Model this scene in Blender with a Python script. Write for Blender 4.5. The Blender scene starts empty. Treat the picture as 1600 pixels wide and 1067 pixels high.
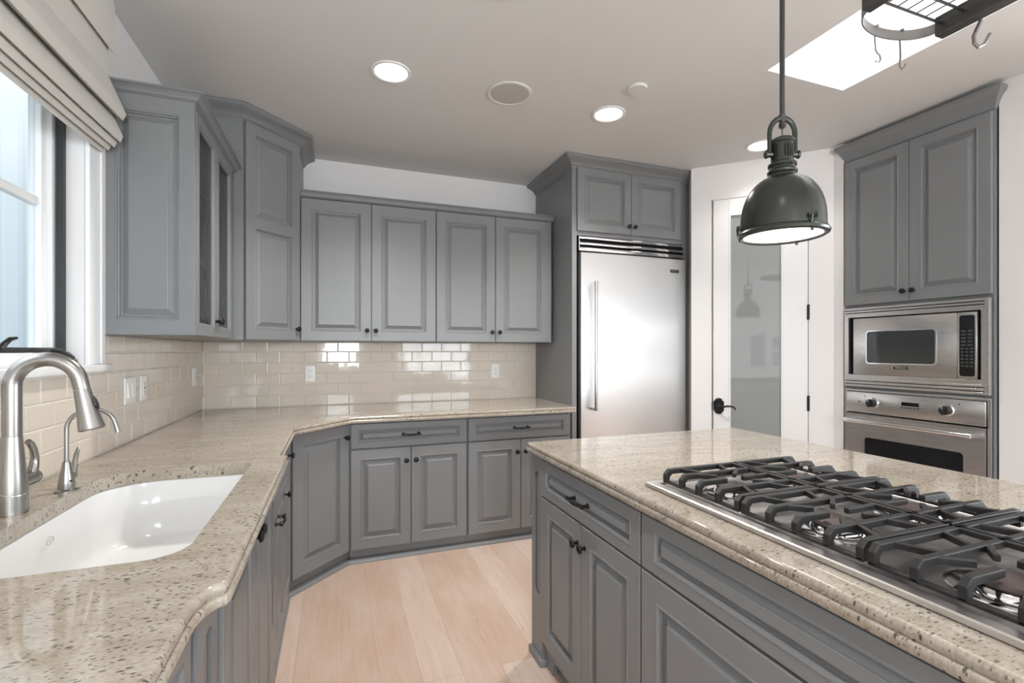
import bpy, bmesh, math, random
from mathutils import Vector, Matrix
from math import pi, sin, cos, radians, sqrt, atan2
random.seed(7)
D = bpy.data
SC = bpy.context.scene
COL = SC.collection

# ------------------------------------------------------------------ camera, world, exposure
YAW = radians(20.142)
CAMH = 1.315
cam_d = D.cameras.new('camera')
cam_d.sensor_width = 36.0
cam_d.sensor_fit = 'HORIZONTAL'
cam_d.lens = 749.35 / 1600 * 36
cam_d.shift_y = (547.37 - 533.5) / 1600
cam_d.clip_start = 0.02
cam = D.objects.new('camera', cam_d)
cam.location = (0, 0, CAMH)
cam.rotation_euler = (pi / 2, 0, -YAW)
COL.objects.link(cam)
SC.camera = cam
SC.view_settings.view_transform = 'Standard'
SC.view_settings.look = 'None'
SC.view_settings.exposure = 0.06
SC.view_settings.gamma = 1.0
SC.view_settings.use_curve_mapping = False
SC.cycles.use_denoising = True
SC.cycles.max_bounces = 10
SC.cycles.diffuse_bounces = 5
SC.cycles.glossy_bounces = 5
SC.cycles.transparent_max_bounces = 12
SC.cycles.sample_clamp_indirect = 6.0
SC.cycles.caustics_reflective = False
SC.cycles.caustics_refractive = False

ZC = 2.71      # ceiling
YB = 3.775     # back wall
XL = -0.86     # left wall
XR = 3.217     # oven wall
CT = 0.914     # counter top

W = D.worlds.new('sky')
SC.world = W
W.use_nodes = True
nt = W.node_tree
nt.nodes.clear()
wo = nt.nodes.new('ShaderNodeOutputWorld')
bg = nt.nodes.new('ShaderNodeBackground')
tc = nt.nodes.new('ShaderNodeTexCoord')
sx = nt.nodes.new('ShaderNodeSeparateXYZ')
cr = nt.nodes.new('ShaderNodeValToRGB')
nt.links.new(tc.outputs['Generated'], sx.inputs[0])
nt.links.new(sx.outputs['Z'], cr.inputs[0])
nt.links.new(cr.outputs[0], bg.inputs[0])
nt.links.new(bg.outputs[0], wo.inputs[0])
bg.inputs[1].default_value = 4.0
e = cr.color_ramp.elements                      # overcast sky, about four times brighter overhead than at the horizon
e[0].position = 0.0
e[0].color = (0.142, 0.170, 0.188, 1)
e[1].position = 0.85
e[1].color = (1.0, 1.0, 1.0, 1)
m = e.new(0.22)
m.color = (0.195, 0.222, 0.238, 1)
m = e.new(0.5)
m.color = (0.42, 0.44, 0.45, 1)


def lamp(name, kind, loc, rot, power, color=(1, 1, 1), size=0.1, size_y=None, parent=None, spread=None, spot=None, blend=0.5):
    l = D.lights.new(name, kind)
    l.energy = power
    l.color = color
    if kind == 'AREA':
        l.shape = 'RECTANGLE' if size_y else 'DISK'
        l.size = size
        if size_y:
            l.size_y = size_y
        if spread:
            l.spread = spread
    elif kind == 'SPOT':
        l.spot_size = spot
        l.spot_blend = blend
        l.shadow_soft_size = size
    else:
        l.shadow_soft_size = size
    o = D.objects.new(name, l)
    o.location = loc
    o.rotation_euler = rot
    COL.objects.link(o)
    if parent:
        o.parent = parent
    return o


DAY = (0.93, 0.97, 1.0)
# daylight entering through the windows behind the camera, at the far right and over the sink
lamp('daylight_rear', 'AREA', (2.15, -3.52, 1.45), (pi / 2, 0, 0), 76, DAY, 1.5, 1.5)
lamp('daylight_rear_small', 'AREA', (0.1, -3.52, 1.6), (pi / 2, 0, 0), 100, DAY, 0.7, 1.1)
lamp('daylight_great_room', 'AREA', (6.62, -0.9, 1.17), (pi / 2, 0, pi / 2), 270, DAY, 3.6, 1.8)
lamp('daylight_sink_window', 'AREA', (-1.25, 1.35, 1.75), (pi / 2, 0, -pi / 2), 2, DAY, 1.15, 0.9)
lamp('daylight_skylight', 'AREA', (2.29, 1.2, 3.18), (0, 0, 0), 4, (1, 1, 1), 0.5, 1.1)


# ------------------------------------------------------------------ materials
def mat(name, col, rough=0.5, metal=0.0, spec=0.5, coat=0.0, emit=None, estr=0.0, aniso=0.0):
    m = D.materials.new(name)
    m.use_nodes = True
    b = m.node_tree.nodes['Principled BSDF']
    b.inputs['Base Color'].default_value = (*col, 1)
    b.inputs['Roughness'].default_value = rough
    b.inputs['Metallic'].default_value = metal
    b.inputs['Specular IOR Level'].default_value = spec
    b.inputs['Coat Weight'].default_value = coat
    b.inputs['Coat Roughness'].default_value = 0.05
    b.inputs['Anisotropic'].default_value = aniso
    if emit:
        b.inputs['Emission Color'].default_value = (*emit, 1)
        b.inputs['Emission Strength'].default_value = estr
    return m


class NT:
    """small helper for node graphs"""
    def __init__(s, m):
        s.m, s.t = m, m.node_tree
        s.b = s.t.nodes['Principled BSDF']

    def n(s, kind, **kw):
        nd = s.t.nodes.new(kind)
        for k, v in kw.items():
            if k in nd.inputs.keys():
                nd.inputs[k].default_value = v
            else:
                setattr(nd, k, v)
        return nd

    def l(s, a, b):
        s.t.links.new(a, b)

    def ramp(s, fac, stops):
        r = s.n('ShaderNodeValToRGB')
        el = r.color_ramp.elements
        while len(el) < len(stops):
            el.new(0.5)
        for i, (p, c) in enumerate(stops):
            el[i].position = p
            el[i].color = (*c, 1) if len(c) == 3 else c
        s.l(fac, r.inputs[0])
        return r.outputs[0]

    def mix(s, fac, a, b, mode='MIX'):
        x = s.n('ShaderNodeMix', data_type='RGBA', blend_type=mode)
        for sock, v in ((x.inputs[0], fac), (x.inputs[6], a), (x.inputs[7], b)):
            if hasattr(v, 'links'):
                s.l(v, sock)
            elif isinstance(v, (int, float)):
                sock.default_value = v
            else:
                sock.default_value = (*v, 1)
        return x.outputs[2]

    def coords(s, scale=(1, 1, 1), rot=(0, 0, 0), loc=(0, 0, 0)):
        t = s.n('ShaderNodeTexCoord')
        mp = s.n('ShaderNodeMapping')
        mp.inputs['Scale'].default_value = scale
        mp.inputs['Rotation'].default_value = rot
        mp.inputs['Location'].default_value = loc
        s.l(t.outputs['Object'], mp.inputs[0])
        return mp.outputs[0]

    def noise(s, vec, scale, detail=4, rough=0.55, dist=0.0):
        n = s.n('ShaderNodeTexNoise')
        n.inputs['Scale'].default_value = scale
        n.inputs['Detail'].default_value = detail
        n.inputs['Roughness'].default_value = rough
        n.inputs['Distortion'].default_value = dist
        s.l(vec, n.inputs['Vector'])
        return n.outputs[0]

    def bump(s, h, strength=0.1, dist=0.01):
        b = s.n('ShaderNodeBump')
        b.inputs['Strength'].default_value = strength
        b.inputs['Distance'].default_value = dist
        s.l(h, b.inputs['Height'])
        s.l(b.outputs[0], s.b.inputs['Normal'])


M = {}
M['wall'] = mat('wall_paint', (0.80, 0.775, 0.765), 0.7, spec=0.25)
g = NT(M['wall'])
g.bump(g.noise(g.coords(), 180), 0.03, 0.002)
M['ceiling'] = mat('ceiling_paint', (0.69, 0.685, 0.675), 0.8, spec=0.2)
g = NT(M['ceiling'])
g.bump(g.noise(g.coords(), 160), 0.03, 0.002)
M['trimw'] = mat('white_trim_paint', (0.86, 0.86, 0.86), 0.35)
M['doorw'] = mat('white_door_paint', (0.80, 0.785, 0.775), 0.35)
M['cab'] = mat('grey_cabinet_paint', (0.196, 0.203, 0.208), 0.36, spec=0.5)
g = NT(M['cab'])
v = g.coords()
g.l(g.mix(g.noise(v, 9, 3), (0.200, 0.204, 0.209), (0.216, 0.220, 0.225)), g.b.inputs['Base Color'])
g.bump(g.noise(v, 240, 2), 0.02, 0.001)
M['cabin'] = mat('cabinet_interior', (0.20, 0.205, 0.21), 0.6)
M['shadowgap'] = mat('recess_shade_paint', (0.012, 0.012, 0.013), 0.8, spec=0.1)  # near-black colour standing in for shade in gaps, slots and recesses
M['bronze'] = mat('oil_rubbed_bronze', (0.012, 0.011, 0.011), 0.32, metal=0.35)
M['steel'] = mat('brushed_stainless', (0.76, 0.755, 0.75), 0.30, metal=1.0, aniso=0.85)
g = NT(M['steel'])
nz = g.noise(g.coords(scale=(1.5, 1.5, 420)), 4, 2)
g.l(g.ramp(nz, [(0.3, (0.30, 0.30, 0.30)), (0.7, (0.335, 0.335, 0.335))]), g.b.inputs['Roughness'])
tg = g.n('ShaderNodeCombineXYZ', X=1.0)      # vertical brushing spreads reflections sideways
g.l(tg.outputs[0], g.b.inputs['Tangent'])
M['steelo'] = mat('brushed_oven_steel', (0.60, 0.575, 0.56), 0.3, metal=1.0, aniso=0.5)
g = NT(M['steelo'])
nz = g.noise(g.coords(scale=(2, 2, 240)), 4, 2)
g.l(g.ramp(nz, [(0.3, (0.25, 0.25, 0.25)), (0.7, (0.36, 0.36, 0.36))]), g.b.inputs['Roughness'])
M['chrome'] = mat('polished_steel', (0.82, 0.82, 0.82), 0.10, metal=1.0)
M['nickel'] = mat('brushed_nickel', (0.37, 0.355, 0.34), 0.30, metal=1.0)
M['cast'] = mat('cast_iron', (0.022, 0.0205, 0.020), 0.45, spec=0.35)
g = NT(M['cast'])
g.bump(g.noise(g.coords(), 420, 3), 0.15, 0.001)
M['burner'] = mat('burner_cap_brown', (0.085, 0.06, 0.055), 0.5, metal=0.2)
M['black'] = mat('black_gloss', (0.010, 0.010, 0.011), 0.08, spec=0.5)
M['blackp'] = mat('black_plastic', (0.02, 0.02, 0.02), 0.35)
M['keys'] = mat('keypad_grey_print', (0.06, 0.062, 0.065), 0.5)
M['mwglass'] = mat('microwave_window', (0.035, 0.038, 0.04), 0.06, spec=0.6)
M['porcelain'] = mat('white_porcelain', (0.77, 0.77, 0.765), 0.14, coat=0.3)
M['plate'] = mat('white_plastic_plate', (0.88, 0.87, 0.85), 0.3)
M['shade'] = mat('pewter_enamel', (0.052, 0.056, 0.050), 0.27, metal=0.5)
M['diffuser'] = mat('lamp_diffuser', (0.9, 0.9, 0.9), 0.4, emit=(1.0, 0.97, 0.93), estr=2.6)
M['canlens'] = mat('downlight_lens', (0.9, 0.9, 0.9), 0.4, emit=(1.0, 0.98, 0.94), estr=5.0)
M['grille'] = mat('speaker_grille', (0.50, 0.48, 0.455), 0.8)
M['rack'] = mat('pewter_rack_steel', (0.10, 0.10, 0.10), 0.34, metal=0.85)
M['rackband'] = mat('grey_band_steel', (0.30, 0.29, 0.285), 0.34, metal=0.9)
M['frost'] = mat('frosted_door_glass', (0.275, 0.29, 0.288), 0.012, spec=0.8)
M['linen'] = mat('cream_linen', (0.60, 0.575, 0.535), 0.9, spec=0.1)
g = NT(M['linen'])
w1 = g.noise(g.coords(scale=(1, 1, 260)), 3, 2)
w2 = g.noise(g.coords(scale=(1, 260, 1)), 3, 2)
mx = g.mix(0.5, w1, w2)
g.l(g.mix(mx, (0.56, 0.535, 0.495), (0.67, 0.645, 0.60)), g.b.inputs['Base Color'])
g.bump(mx, 0.15, 0.001)

# beige glazed tile and its grout
M['tile'] = mat('beige_glazed_tile', (0.56, 0.475, 0.395), 0.06, spec=0.6)
g = NT(M['tile'])
oi = g.n('ShaderNodeTexCoord')
wn = g.noise(g.coords(), 3.2, 2)
g.l(g.mix(wn, (0.68, 0.60, 0.515), (0.74, 0.665, 0.58)), g.b.inputs['Base Color'])
g.bump(g.noise(g.coords(), 14, 1), 0.05, 0.01)
M['grout'] = mat('pale_grout', (0.78, 0.75, 0.70), 0.8, spec=0.2)

# polished beige granite
M['granite'] = mat('beige_granite', (0.55, 0.47, 0.38), 0.045, spec=0.55)
g = NT(M['granite'])
A1 = radians(32)
base = g.coords(rot=(0, 0, A1))
flow = g.coords(scale=(1.0, 4.5, 1.0), rot=(0, 0, A1))
c0 = g.ramp(g.noise(flow, 4.0, 6, 0.62, 0.8), [(0.30, (0.41, 0.355, 0.295)), (0.48, (0.475, 0.425, 0.36)), (0.62, (0.515, 0.47, 0.41)), (0.78, (0.57, 0.535, 0.485))])
fine = g.noise(g.coords(scale=(1.0, 2.4, 1.0), rot=(0, 0, A1)), 95, 3, 0.7)
c1 = g.mix(g.ramp(fine, [(0.34, (0, 0, 0)), (0.60, (1, 1, 1))]), (0.80, 0.775, 0.745), (1.07, 1.06, 1.05))
c2 = g.mix(0.9, c0, c1, 'MULTIPLY')
vein = g.ramp(g.noise(flow, 11, 5, 0.7, 0.6), [(0.615, (0, 0, 0)), (0.70, (0.55, 0.55, 0.55))])
c3 = g.mix(1.0, g.mix(vein, c2, (0.27, 0.215, 0.165)), (0.83, 0.82, 0.80), 'MULTIPLY')
for sc_, stx, thr, mk, dark, an in ((44, 2.3, 0.23, 0.43, (0.075, 0.065, 0.060), 20), (85, 1.8, 0.25, 0.44, (0.13, 0.105, 0.085), 50), (24, 2.8, 0.16, 0.50, (0.05, 0.045, 0.042), 38)):
    vor = g.n('ShaderNodeTexVoronoi')
    vor.inputs['Scale'].default_value = sc_
    vor.inputs['Randomness'].default_value = 1.0
    g.l(g.coords(scale=(1.0, stx, 1.0), rot=(0, 0, radians(an)), loc=(sc_ * 0.37, sc_ * 0.11, 0)), vor.inputs['Vector'])
    wob = g.noise(base, sc_ * 3.0, 2, 0.6)
    dsum = g.n('ShaderNodeMath', operation='ADD')
    wm = g.n('ShaderNodeMath', operation='MULTIPLY')
    g.l(wob, wm.inputs[0])
    wm.inputs[1].default_value = 0.22
    g.l(vor.outputs['Distance'], dsum.inputs[0])
    g.l(wm.outputs[0], dsum.inputs[1])
    sp = g.ramp(dsum.outputs[0], [(thr + 0.04, (1, 1, 1)), (thr + 0.13, (0, 0, 0))])
    msk = g.ramp(g.noise(base, sc_ * 0.22, 3, 0.6), [(mk, (0, 0, 0)), (mk + 0.06, (0.92, 0.92, 0.92))])
    c3 = g.mix(g.mix(1.0, sp, msk, 'MULTIPLY'), c3, dark)
g.l(c3, g.b.inputs['Base Color'])

# pale oak planks running away from the camera
M['oak'] = mat('pale_oak_planks', (0.6, 0.45, 0.35), 0.42, spec=0.4)
g = NT(M['oak'])
t = g.n('ShaderNodeTexCoord')
sep = g.n('ShaderNodeSeparateXYZ')
com = g.n('ShaderNodeCombineXYZ')
g.l(t.outputs['Object'], sep.inputs[0])
g.l(sep.outputs['Y'], com.inputs['X'])
g.l(sep.outputs['X'], com.inputs['Y'])
br = g.n('ShaderNodeTexBrick')
br.offset = 0.37
br.offset_frequency = 3
br.inputs['Scale'].default_value = 1.0
br.inputs['Brick Width'].default_value = 1.9
br.inputs['Row Height'].default_value = 0.162
br.inputs['Mortar Size'].default_value = 0.0010
br.inputs['Mortar Smooth'].default_value = 0.6
br.inputs['Bias'].default_value = 0.0
br.inputs['Color1'].default_value = (0.0, 0.0, 0.0, 1)
br.inputs['Color2'].default_value = (1.0, 1.0, 1.0, 1)
br.inputs['Mortar'].default_value = (0.5, 0.5, 0.5, 1)
g.l(com.outputs[0], br.inputs['Vector'])
plank = g.ramp(br.outputs['Color'], [(0.0, (0.55, 0.395, 0.30)), (0.35, (0.615, 0.46, 0.37)), (0.7, (0.64, 0.495, 0.41)), (1.0, (0.69, 0.56, 0.48))])
gr = g.noise(g.coords(scale=(22, 1.1, 1)), 3.0, 5, 0.6, 1.2)
c = g.mix(g.ramp(gr, [(0.35, (0, 0, 0)), (0.65, (1, 1, 1))]), g.mix(0.26, plank, (0.36, 0.22, 0.14)), plank)
cl = g.ramp(g.noise(g.coords(scale=(3, 1, 1)), 2.2, 3), [(0.4, (0, 0, 0)), (0.7, (1, 1, 1))])
c = g.mix(g.mix(1.0, cl, (0.35, 0.35, 0.35), 'MULTIPLY'), c, (0.71, 0.60, 0.535))
kv = g.n('ShaderNodeTexVoronoi')
kv.inputs['Scale'].default_value = 5.2
g.l(g.coords(scale=(1.5, 0.8, 1)), kv.inputs['Vector'])
kn = g.ramp(kv.outputs['Distance'], [(0.03, (0.75, 0.75, 0.75)), (0.085, (0, 0, 0))])
km = g.ramp(g.noise(g.coords(), 1.9, 2), [(0.50, (0, 0, 0)), (0.58, (1, 1, 1))])
kn = g.mix(1.0, kn, km, 'MULTIPLY')
st2 = g.ramp(g.noise(g.coords(scale=(4.5, 1.2, 1)), 2.6, 5, 0.65, 1.5), [(0.60, (0, 0, 0)), (0.72, (0.5, 0.5, 0.5))])
c = g.mix(st2, c, (0.40, 0.255, 0.175))
c = g.mix(kn, c, (0.25, 0.145, 0.09))
c = g.mix(g.mix(1.0, br.outputs['Fac'], (0.6, 0.6, 0.6), 'MULTIPLY'), c, (0.20, 0.125, 0.085))
g.l(c, g.b.inputs['Base Color'])


def glass_mat(name, tint, gloss=0.06, seeded=False):
    m = D.materials.new(name)
    m.use_nodes = True
    t = m.node_tree
    t.nodes.clear()
    o = t.nodes.new('ShaderNodeOutputMaterial')
    tr = t.nodes.new('ShaderNodeBsdfTransparent')
    tr.inputs[0].default_value = (*tint, 1)
    gl = t.nodes.new('ShaderNodeBsdfGlossy')
    gl.inputs['Roughness'].default_value = 0.02
    mx = t.nodes.new('ShaderNodeMixShader')
    fr = t.nodes.new('ShaderNodeFresnel')
    geo = t.nodes.new('ShaderNodeNewGeometry')
    mr = t.nodes.new('ShaderNodeMapRange')
    mr.inputs['To Min'].default_value = 1.45
    mr.inputs['To Max'].default_value = 1 / 1.45
    t.links.new(geo.outputs['Backfacing'], mr.inputs['Value'])
    t.links.new(mr.outputs[0], fr.inputs['IOR'])
    t.links.new(fr.outputs[0], mx.inputs[0])
    t.links.new(tr.outputs[0], mx.inputs[1])
    t.links.new(gl.outputs[0], mx.inputs[2])
    if seeded:
        tcx = t.nodes.new('ShaderNodeTexCoord')
        no = t.nodes.new('ShaderNodeTexNoise')
        no.inputs['Scale'].default_value = 30
        no.inputs['Detail'].default_value = 3
        bu = t.nodes.new('ShaderNodeBump')
        bu.inputs['Strength'].default_value = 0.5
        bu.inputs['Distance'].default_value = 0.01
        t.links.new(tcx.outputs['Object'], no.inputs['Vector'])
        t.links.new(no.outputs[0], bu.inputs['Height'])
        t.links.new(bu.outputs[0], gl.inputs['Normal'])
        t.links.new(bu.outputs[0], fr.inputs['Normal'])
    t.links.new(mx.outputs[0], o.inputs[0])
    return m


M['glass'] = glass_mat('window_glass', (0.96, 0.985, 1.0))
M['seeded'] = glass_mat('seeded_glass', (0.62, 0.64, 0.65), seeded=True)


# ------------------------------------------------------------------ mesh helpers
class MB:
    def __init__(s):
        s.v, s.f = [], []

    def add(s, vs, fs):
        k = len(s.v)
        s.v += [tuple(p) for p in vs]
        s.f += [tuple(i + k for i in f) for f in fs]
        return s

    def box(s, x0, x1, y0, y1, z0, z1):
        vs = [(x, y, z) for x in (x0, x1) for y in (y0, y1) for z in (z0, z1)]
        return s.add(vs, [(0, 1, 3, 2), (4, 6, 7, 5), (0, 4, 5, 1), (2, 3, 7, 6), (0, 2, 6, 4), (1, 5, 7, 3)])

    def cbox(s, x0, x1, y0, y1, z0, z1, c=0.003):
        """box with chamfered edges along all sides"""
        bm = bmesh.new()
        vs = [bm.verts.new((x, y, z)) for x in (x0, x1) for y in (y0, y1) for z in (z0, z1)]
        for f in [(0, 1, 3, 2), (4, 6, 7, 5), (0, 4, 5, 1), (2, 3, 7, 6), (0, 2, 6, 4), (1, 5, 7, 3)]:
            bm.faces.new([vs[i] for i in f])
        bmesh.ops.bevel(bm, geom=bm.edges[:], offset=c, segments=2, profile=0.5, affect='EDGES')
        bm.verts.index_update()
        s.add([v.co[:] for v in bm.verts], [[v.index for v in f.verts] for f in bm.faces])
        bm.free()
        return s

    def loft(s, rings, closed=True, cap0=True, cap1=True):
        n = len(rings[0])
        vs = [p for r in rings for p in r]
        fs = []
        for i in range(len(rings) - 1):
            for j in range(n if closed else n - 1):
                a, b = i * n + j, i * n + (j + 1) % n
                fs.append((a, b, b + n, a + n))
        if cap0:
            fs.append(tuple(range(n))[::-1])
        if cap1:
            fs.append(tuple(range((len(rings) - 1) * n, len(rings) * n)))
        return s.add(vs, fs)

    def lathe(s, prof, c=(0, 0, 0), axis=(0, 0, 1), seg=24, caps=True):
        q = Vector(axis).normalized().to_track_quat('Z', 'Y')
        c = Vector(c)
        rings = []
        for r, z in prof:
            r = max(r, 1e-5)
            rings.append([c + q @ Vector((r * cos(2 * pi * k / seg), r * sin(2 * pi * k / seg), z)) for k in range(seg)])
        return s.loft(rings, True, caps, caps)

    def tube(s, pts, r, seg=10, caps=True, flat=None):
        pts = [Vector(p) for p in pts]
        rr = r if isinstance(r, (list, tuple)) else [r] * len(pts)
        rings = []
        up = None
        for i, p in enumerate(pts):
            d = (pts[min(i + 1, len(pts) - 1)] - pts[max(i - 1, 0)]).normalized()
            if up is None:
                up = Vector((0, 0, 1)) if abs(d.z) < 0.9 else Vector((0, 1, 0))
            a = d.cross(up)
            if a.length < 1e-5:
                a = d.cross(Vector((1, 0, 0)))
            a.normalize()
            b = a.cross(d).normalized()
            up = b
            fl = flat or (1, 1)
            rings.append([p + rr[i] * (fl[0] * cos(2 * pi * k / seg) * a + fl[1] * sin(2 * pi * k / seg) * b) for k in range(seg)])
        return s.loft(rings, True, caps, caps)

    def bar(s, a, b, w, h):
        """rectangular bar from a to b, w across (horizontal), h along z"""
        a, b = Vector(a), Vector(b)
        d = (b - a).normalized()
        sd = d.cross(Vector((0, 0, 1)))
        if sd.length < 1e-4:
            sd = Vector((1, 0, 0))
        sd.normalize()
        up = sd.cross(d).normalized()
        R = [[p + sd * (sx * w / 2) + up * (sz * h / 2) for sx, sz in ((-1, -1), (1, -1), (1, 1), (-1, 1))] for p in (a, b)]
        return s.loft(R)

    def prism(s, poly, z0, z1, f=lambda x, y, z: (x, y, z)):
        return s.loft([[f(x, y, z0) for x, y in poly], [f(x, y, z1) for x, y in poly]])

    def sweep(s, path, prof, closed=False, capends=True):
        """path of (x, y); prof of (out, z) where out is to the right of travel; mitred corners"""
        P = [Vector(p) for p in path]
        n = len(P)
        rings = []
        for i in range(n):
            if closed or 0 < i < n - 1:
                d0 = (P[i] - P[i - 1]).normalized()
                d1 = (P[(i + 1) % n] - P[i]).normalized()
                n0, n1 = Vector((d0.y, -d0.x)), Vector((d1.y, -d1.x))
                mt = (n0 + n1)
                mt = mt / mt.length_squared * 2 if mt.length > 1e-6 else n0
            else:
                d = (P[1] - P[0]) if i == 0 else (P[-1] - P[-2])
                d.normalize()
                mt = Vector((d.y, -d.x))
            rings.append([(P[i].x + mt.x * o, P[i].y + mt.y * o, z) for o, z in prof])
        if closed:
            rings.append(rings[0])
        return s.loft(rings, True, capends and not closed, capends and not closed)

    def build(s, name, m, parent=None, loc=None, rot=None, bevel=0.0, smooth=True, angle=28):
        me = D.meshes.new(name)
        me.from_pydata(s.v, [], s.f)
        bm = bmesh.new()
        bm.from_mesh(me)
        bmesh.ops.recalc_face_normals(bm, faces=bm.faces[:])
        bm.to_mesh(me)
        bm.free()
        if smooth:
            me.polygons.foreach_set('use_smooth', [True] * len(me.polygons))
            me.set_sharp_from_angle(angle=radians(angle))
        me.materials.append(M[m] if isinstance(m, str) else m)
        o = D.objects.new(name, me)
        COL.objects.link(o)
        if parent:
            o.parent = parent
        if loc:
            o.location = loc
        if rot:
            o.rotation_euler = rot
        if bevel:
            b = o.modifiers.new('edge', 'BEVEL')
            b.width = bevel
            b.segments = 2
            b.limit_method = 'ANGLE'
            b.angle_limit = radians(40)
        return o


def offset_path(path, d):
    P = [Vector(p) for p in path]
    out = []
    n = len(P)
    for i in range(n):
        if 0 < i < n - 1:
            d0 = (P[i] - P[i - 1]).normalized()
            d1 = (P[i + 1] - P[i]).normalized()
            n0, n1 = Vector((d0.y, -d0.x)), Vector((d1.y, -d1.x))
            mt = n0 + n1
            mt = mt / mt.length_squared * 2
        else:
            dd = ((P[1] - P[0]) if i == 0 else (P[-1] - P[-2])).normalized()
            mt = Vector((dd.y, -dd.x))
        out.append((P[i].x + mt.x * d, P[i].y + mt.y * d))
    return out


def tag(o, label=None, cat=None, group=None, kind=None):
    if label:
        o['label'] = label
    if cat:
        o['category'] = cat
    if group:
        o['group'] = group
    if kind:
        o['kind'] = kind
    return o


def thing(name, label, cat, loc=(0, 0, 0), rz=0.0, group=None):
    o = D.objects.new(name, None)
    o.empty_display_size = 0.1
    o.location = loc
    o.rotation_euler = (0, 0, rz)
    COL.objects.link(o)
    return tag(o, label, cat, group)


def struct_empty(name, loc=(0, 0, 0), rz=0.0):
    o = thing(name, None, None, loc, rz)
    o['kind'] = 'structure'
    return o


def struct(o):
    o['kind'] = 'structure'
    return o


def copy_tree(o, parent=None):
    c = o.copy()
    COL.objects.link(c)
    c.parent = parent
    for ch in list(o.children):
        copy_tree(ch, c)
    return c


def rrect(x0, x1, y0, y1, r, n=6):
    pts = []
    rs = r if isinstance(r, (list, tuple)) else [r] * 4
    for (cx, cy, a0, q) in ((x1 - rs[0], y1 - rs[0], 0, rs[0]), (x0 + rs[1], y1 - rs[1], 90, rs[1]),
                            (x0 + rs[2], y0 + rs[2], 180, rs[2]), (x1 - rs[3], y0 + rs[3], 270, rs[3])):
        for k in range(n + 1):
            a = radians(a0 + 90 * k / n)
            pts.append((cx + q * cos(a), cy + q * sin(a)))
    return pts


def text(name, s, size, m, parent, loc, rot, extrude=0.0004, align='CENTER', xs=1.0):
    c = D.curves.new(name, 'FONT')
    c.body = s
    c.size = size
    c.extrude = extrude
    c.align_x = align
    c.align_y = 'CENTER'
    t = D.objects.new(name, c)
    COL.objects.link(t)
    me = D.meshes.new_from_object(t.evaluated_get(bpy.context.evaluated_depsgraph_get()))
    D.objects.remove(t)
    D.curves.remove(c)
    me.materials.clear()
    me.materials.append(M[m])
    o = D.objects.new(name, me)
    COL.objects.link(o)
    o.parent = parent
    o.location = loc
    o.rotation_euler = rot
    o.scale = (xs, 1, 1)
    return o


# ------------------------------------------------------------------ room shell
def wall_grid(mb, axis, c0, c1, u0, u1, z0, z1, holes):
    """wall slab between planes c0..c1 (axis 'x' or 'y'), spanning u and z, with rectangular holes (u0,u1,z0,z1)"""
    us = sorted({u0, u1, *[h[0] for h in holes], *[h[1] for h in holes]})
    zs = sorted({z0, z1, *[h[2] for h in holes], *[h[3] for h in holes]})
    for a, b in zip(us, us[1:]):
        for p, q in zip(zs, zs[1:]):
            cu, cz = (a + b) / 2, (p + q) / 2
            if any(h[0] < cu < h[1] and h[2] < cz < h[3] for h in holes):
                continue
            if axis == 'x':
                mb.box(c0, c1, a, b, p, q)
            else:
                mb.box(a, b, c0, c1, p, q)


mb = MB().box(-1.3, 6.6, -3.6, 4.1, -0.1, 0.0)
struct(mb.build('floor', 'oak', smooth=False))

SKX0, SKX1, SKY0, SKY1 = 2.018, 2.556, 0.62, 1.806
mb = MB()
us = [-1.3, SKX0, SKX1, 6.6]
vs = [-3.6, SKY0, SKY1, 4.1]
for i in range(3):
    for j in range(3):
        if (i, j) != (1, 1):
            mb.box(us[i], us[i + 1], vs[j], vs[j + 1], ZC, ZC + 0.12)
struct(mb.build('ceiling', 'ceiling', smooth=False))

WY0, WY1, WZ0, WZ1 = 0.93, 2.173, 1.262, 2.30       # sink window opening
mb = MB()
wall_grid(mb, 'x', -0.992, XL, -3.6, 3.9, 0.0, ZC, [(WY0, WY1, WZ0, WZ1), (-1.56, -1.22, 0.98, 1.62), (-2.12, -1.74, 0.98, 1.62)])
struct(mb.build('wall_left', 'wall', smooth=False))
struct(MB().box(XL, 3.6, YB, YB + 0.12, 0.0, ZC).build('wall_back', 'wall', smooth=False))
# short return beside the refrigerator, then the diagonal pantry wall with the door opening
DW = Vector((1, -1)).normalized()            # along the diagonal wall
PC = Vector((XR, 2.337))                     # corner with the oven wall
P0 = Vector((2.565, 2.989))
tot = (PC - P0).length
s0 = (Vector((2.660, 2.894)) - P0).dot(DW)   # door opening along the wall
s1 = s0 + 0.650
DTOP = 2.462
mbp = MB()
mbp.prism([(2.565, 2.989), (2.6665, 3.14), (2.6665, YB - 0.001), (2.76, YB - 0.001), (2.76, 3.02), (2.65, 3.08)], 0, ZC)
NW = Vector((1, 1)).normalized()             # into the wall


def dwp(s, t):
    p = P0 + DW * s + NW * t
    return (p.x, p.y)


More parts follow.
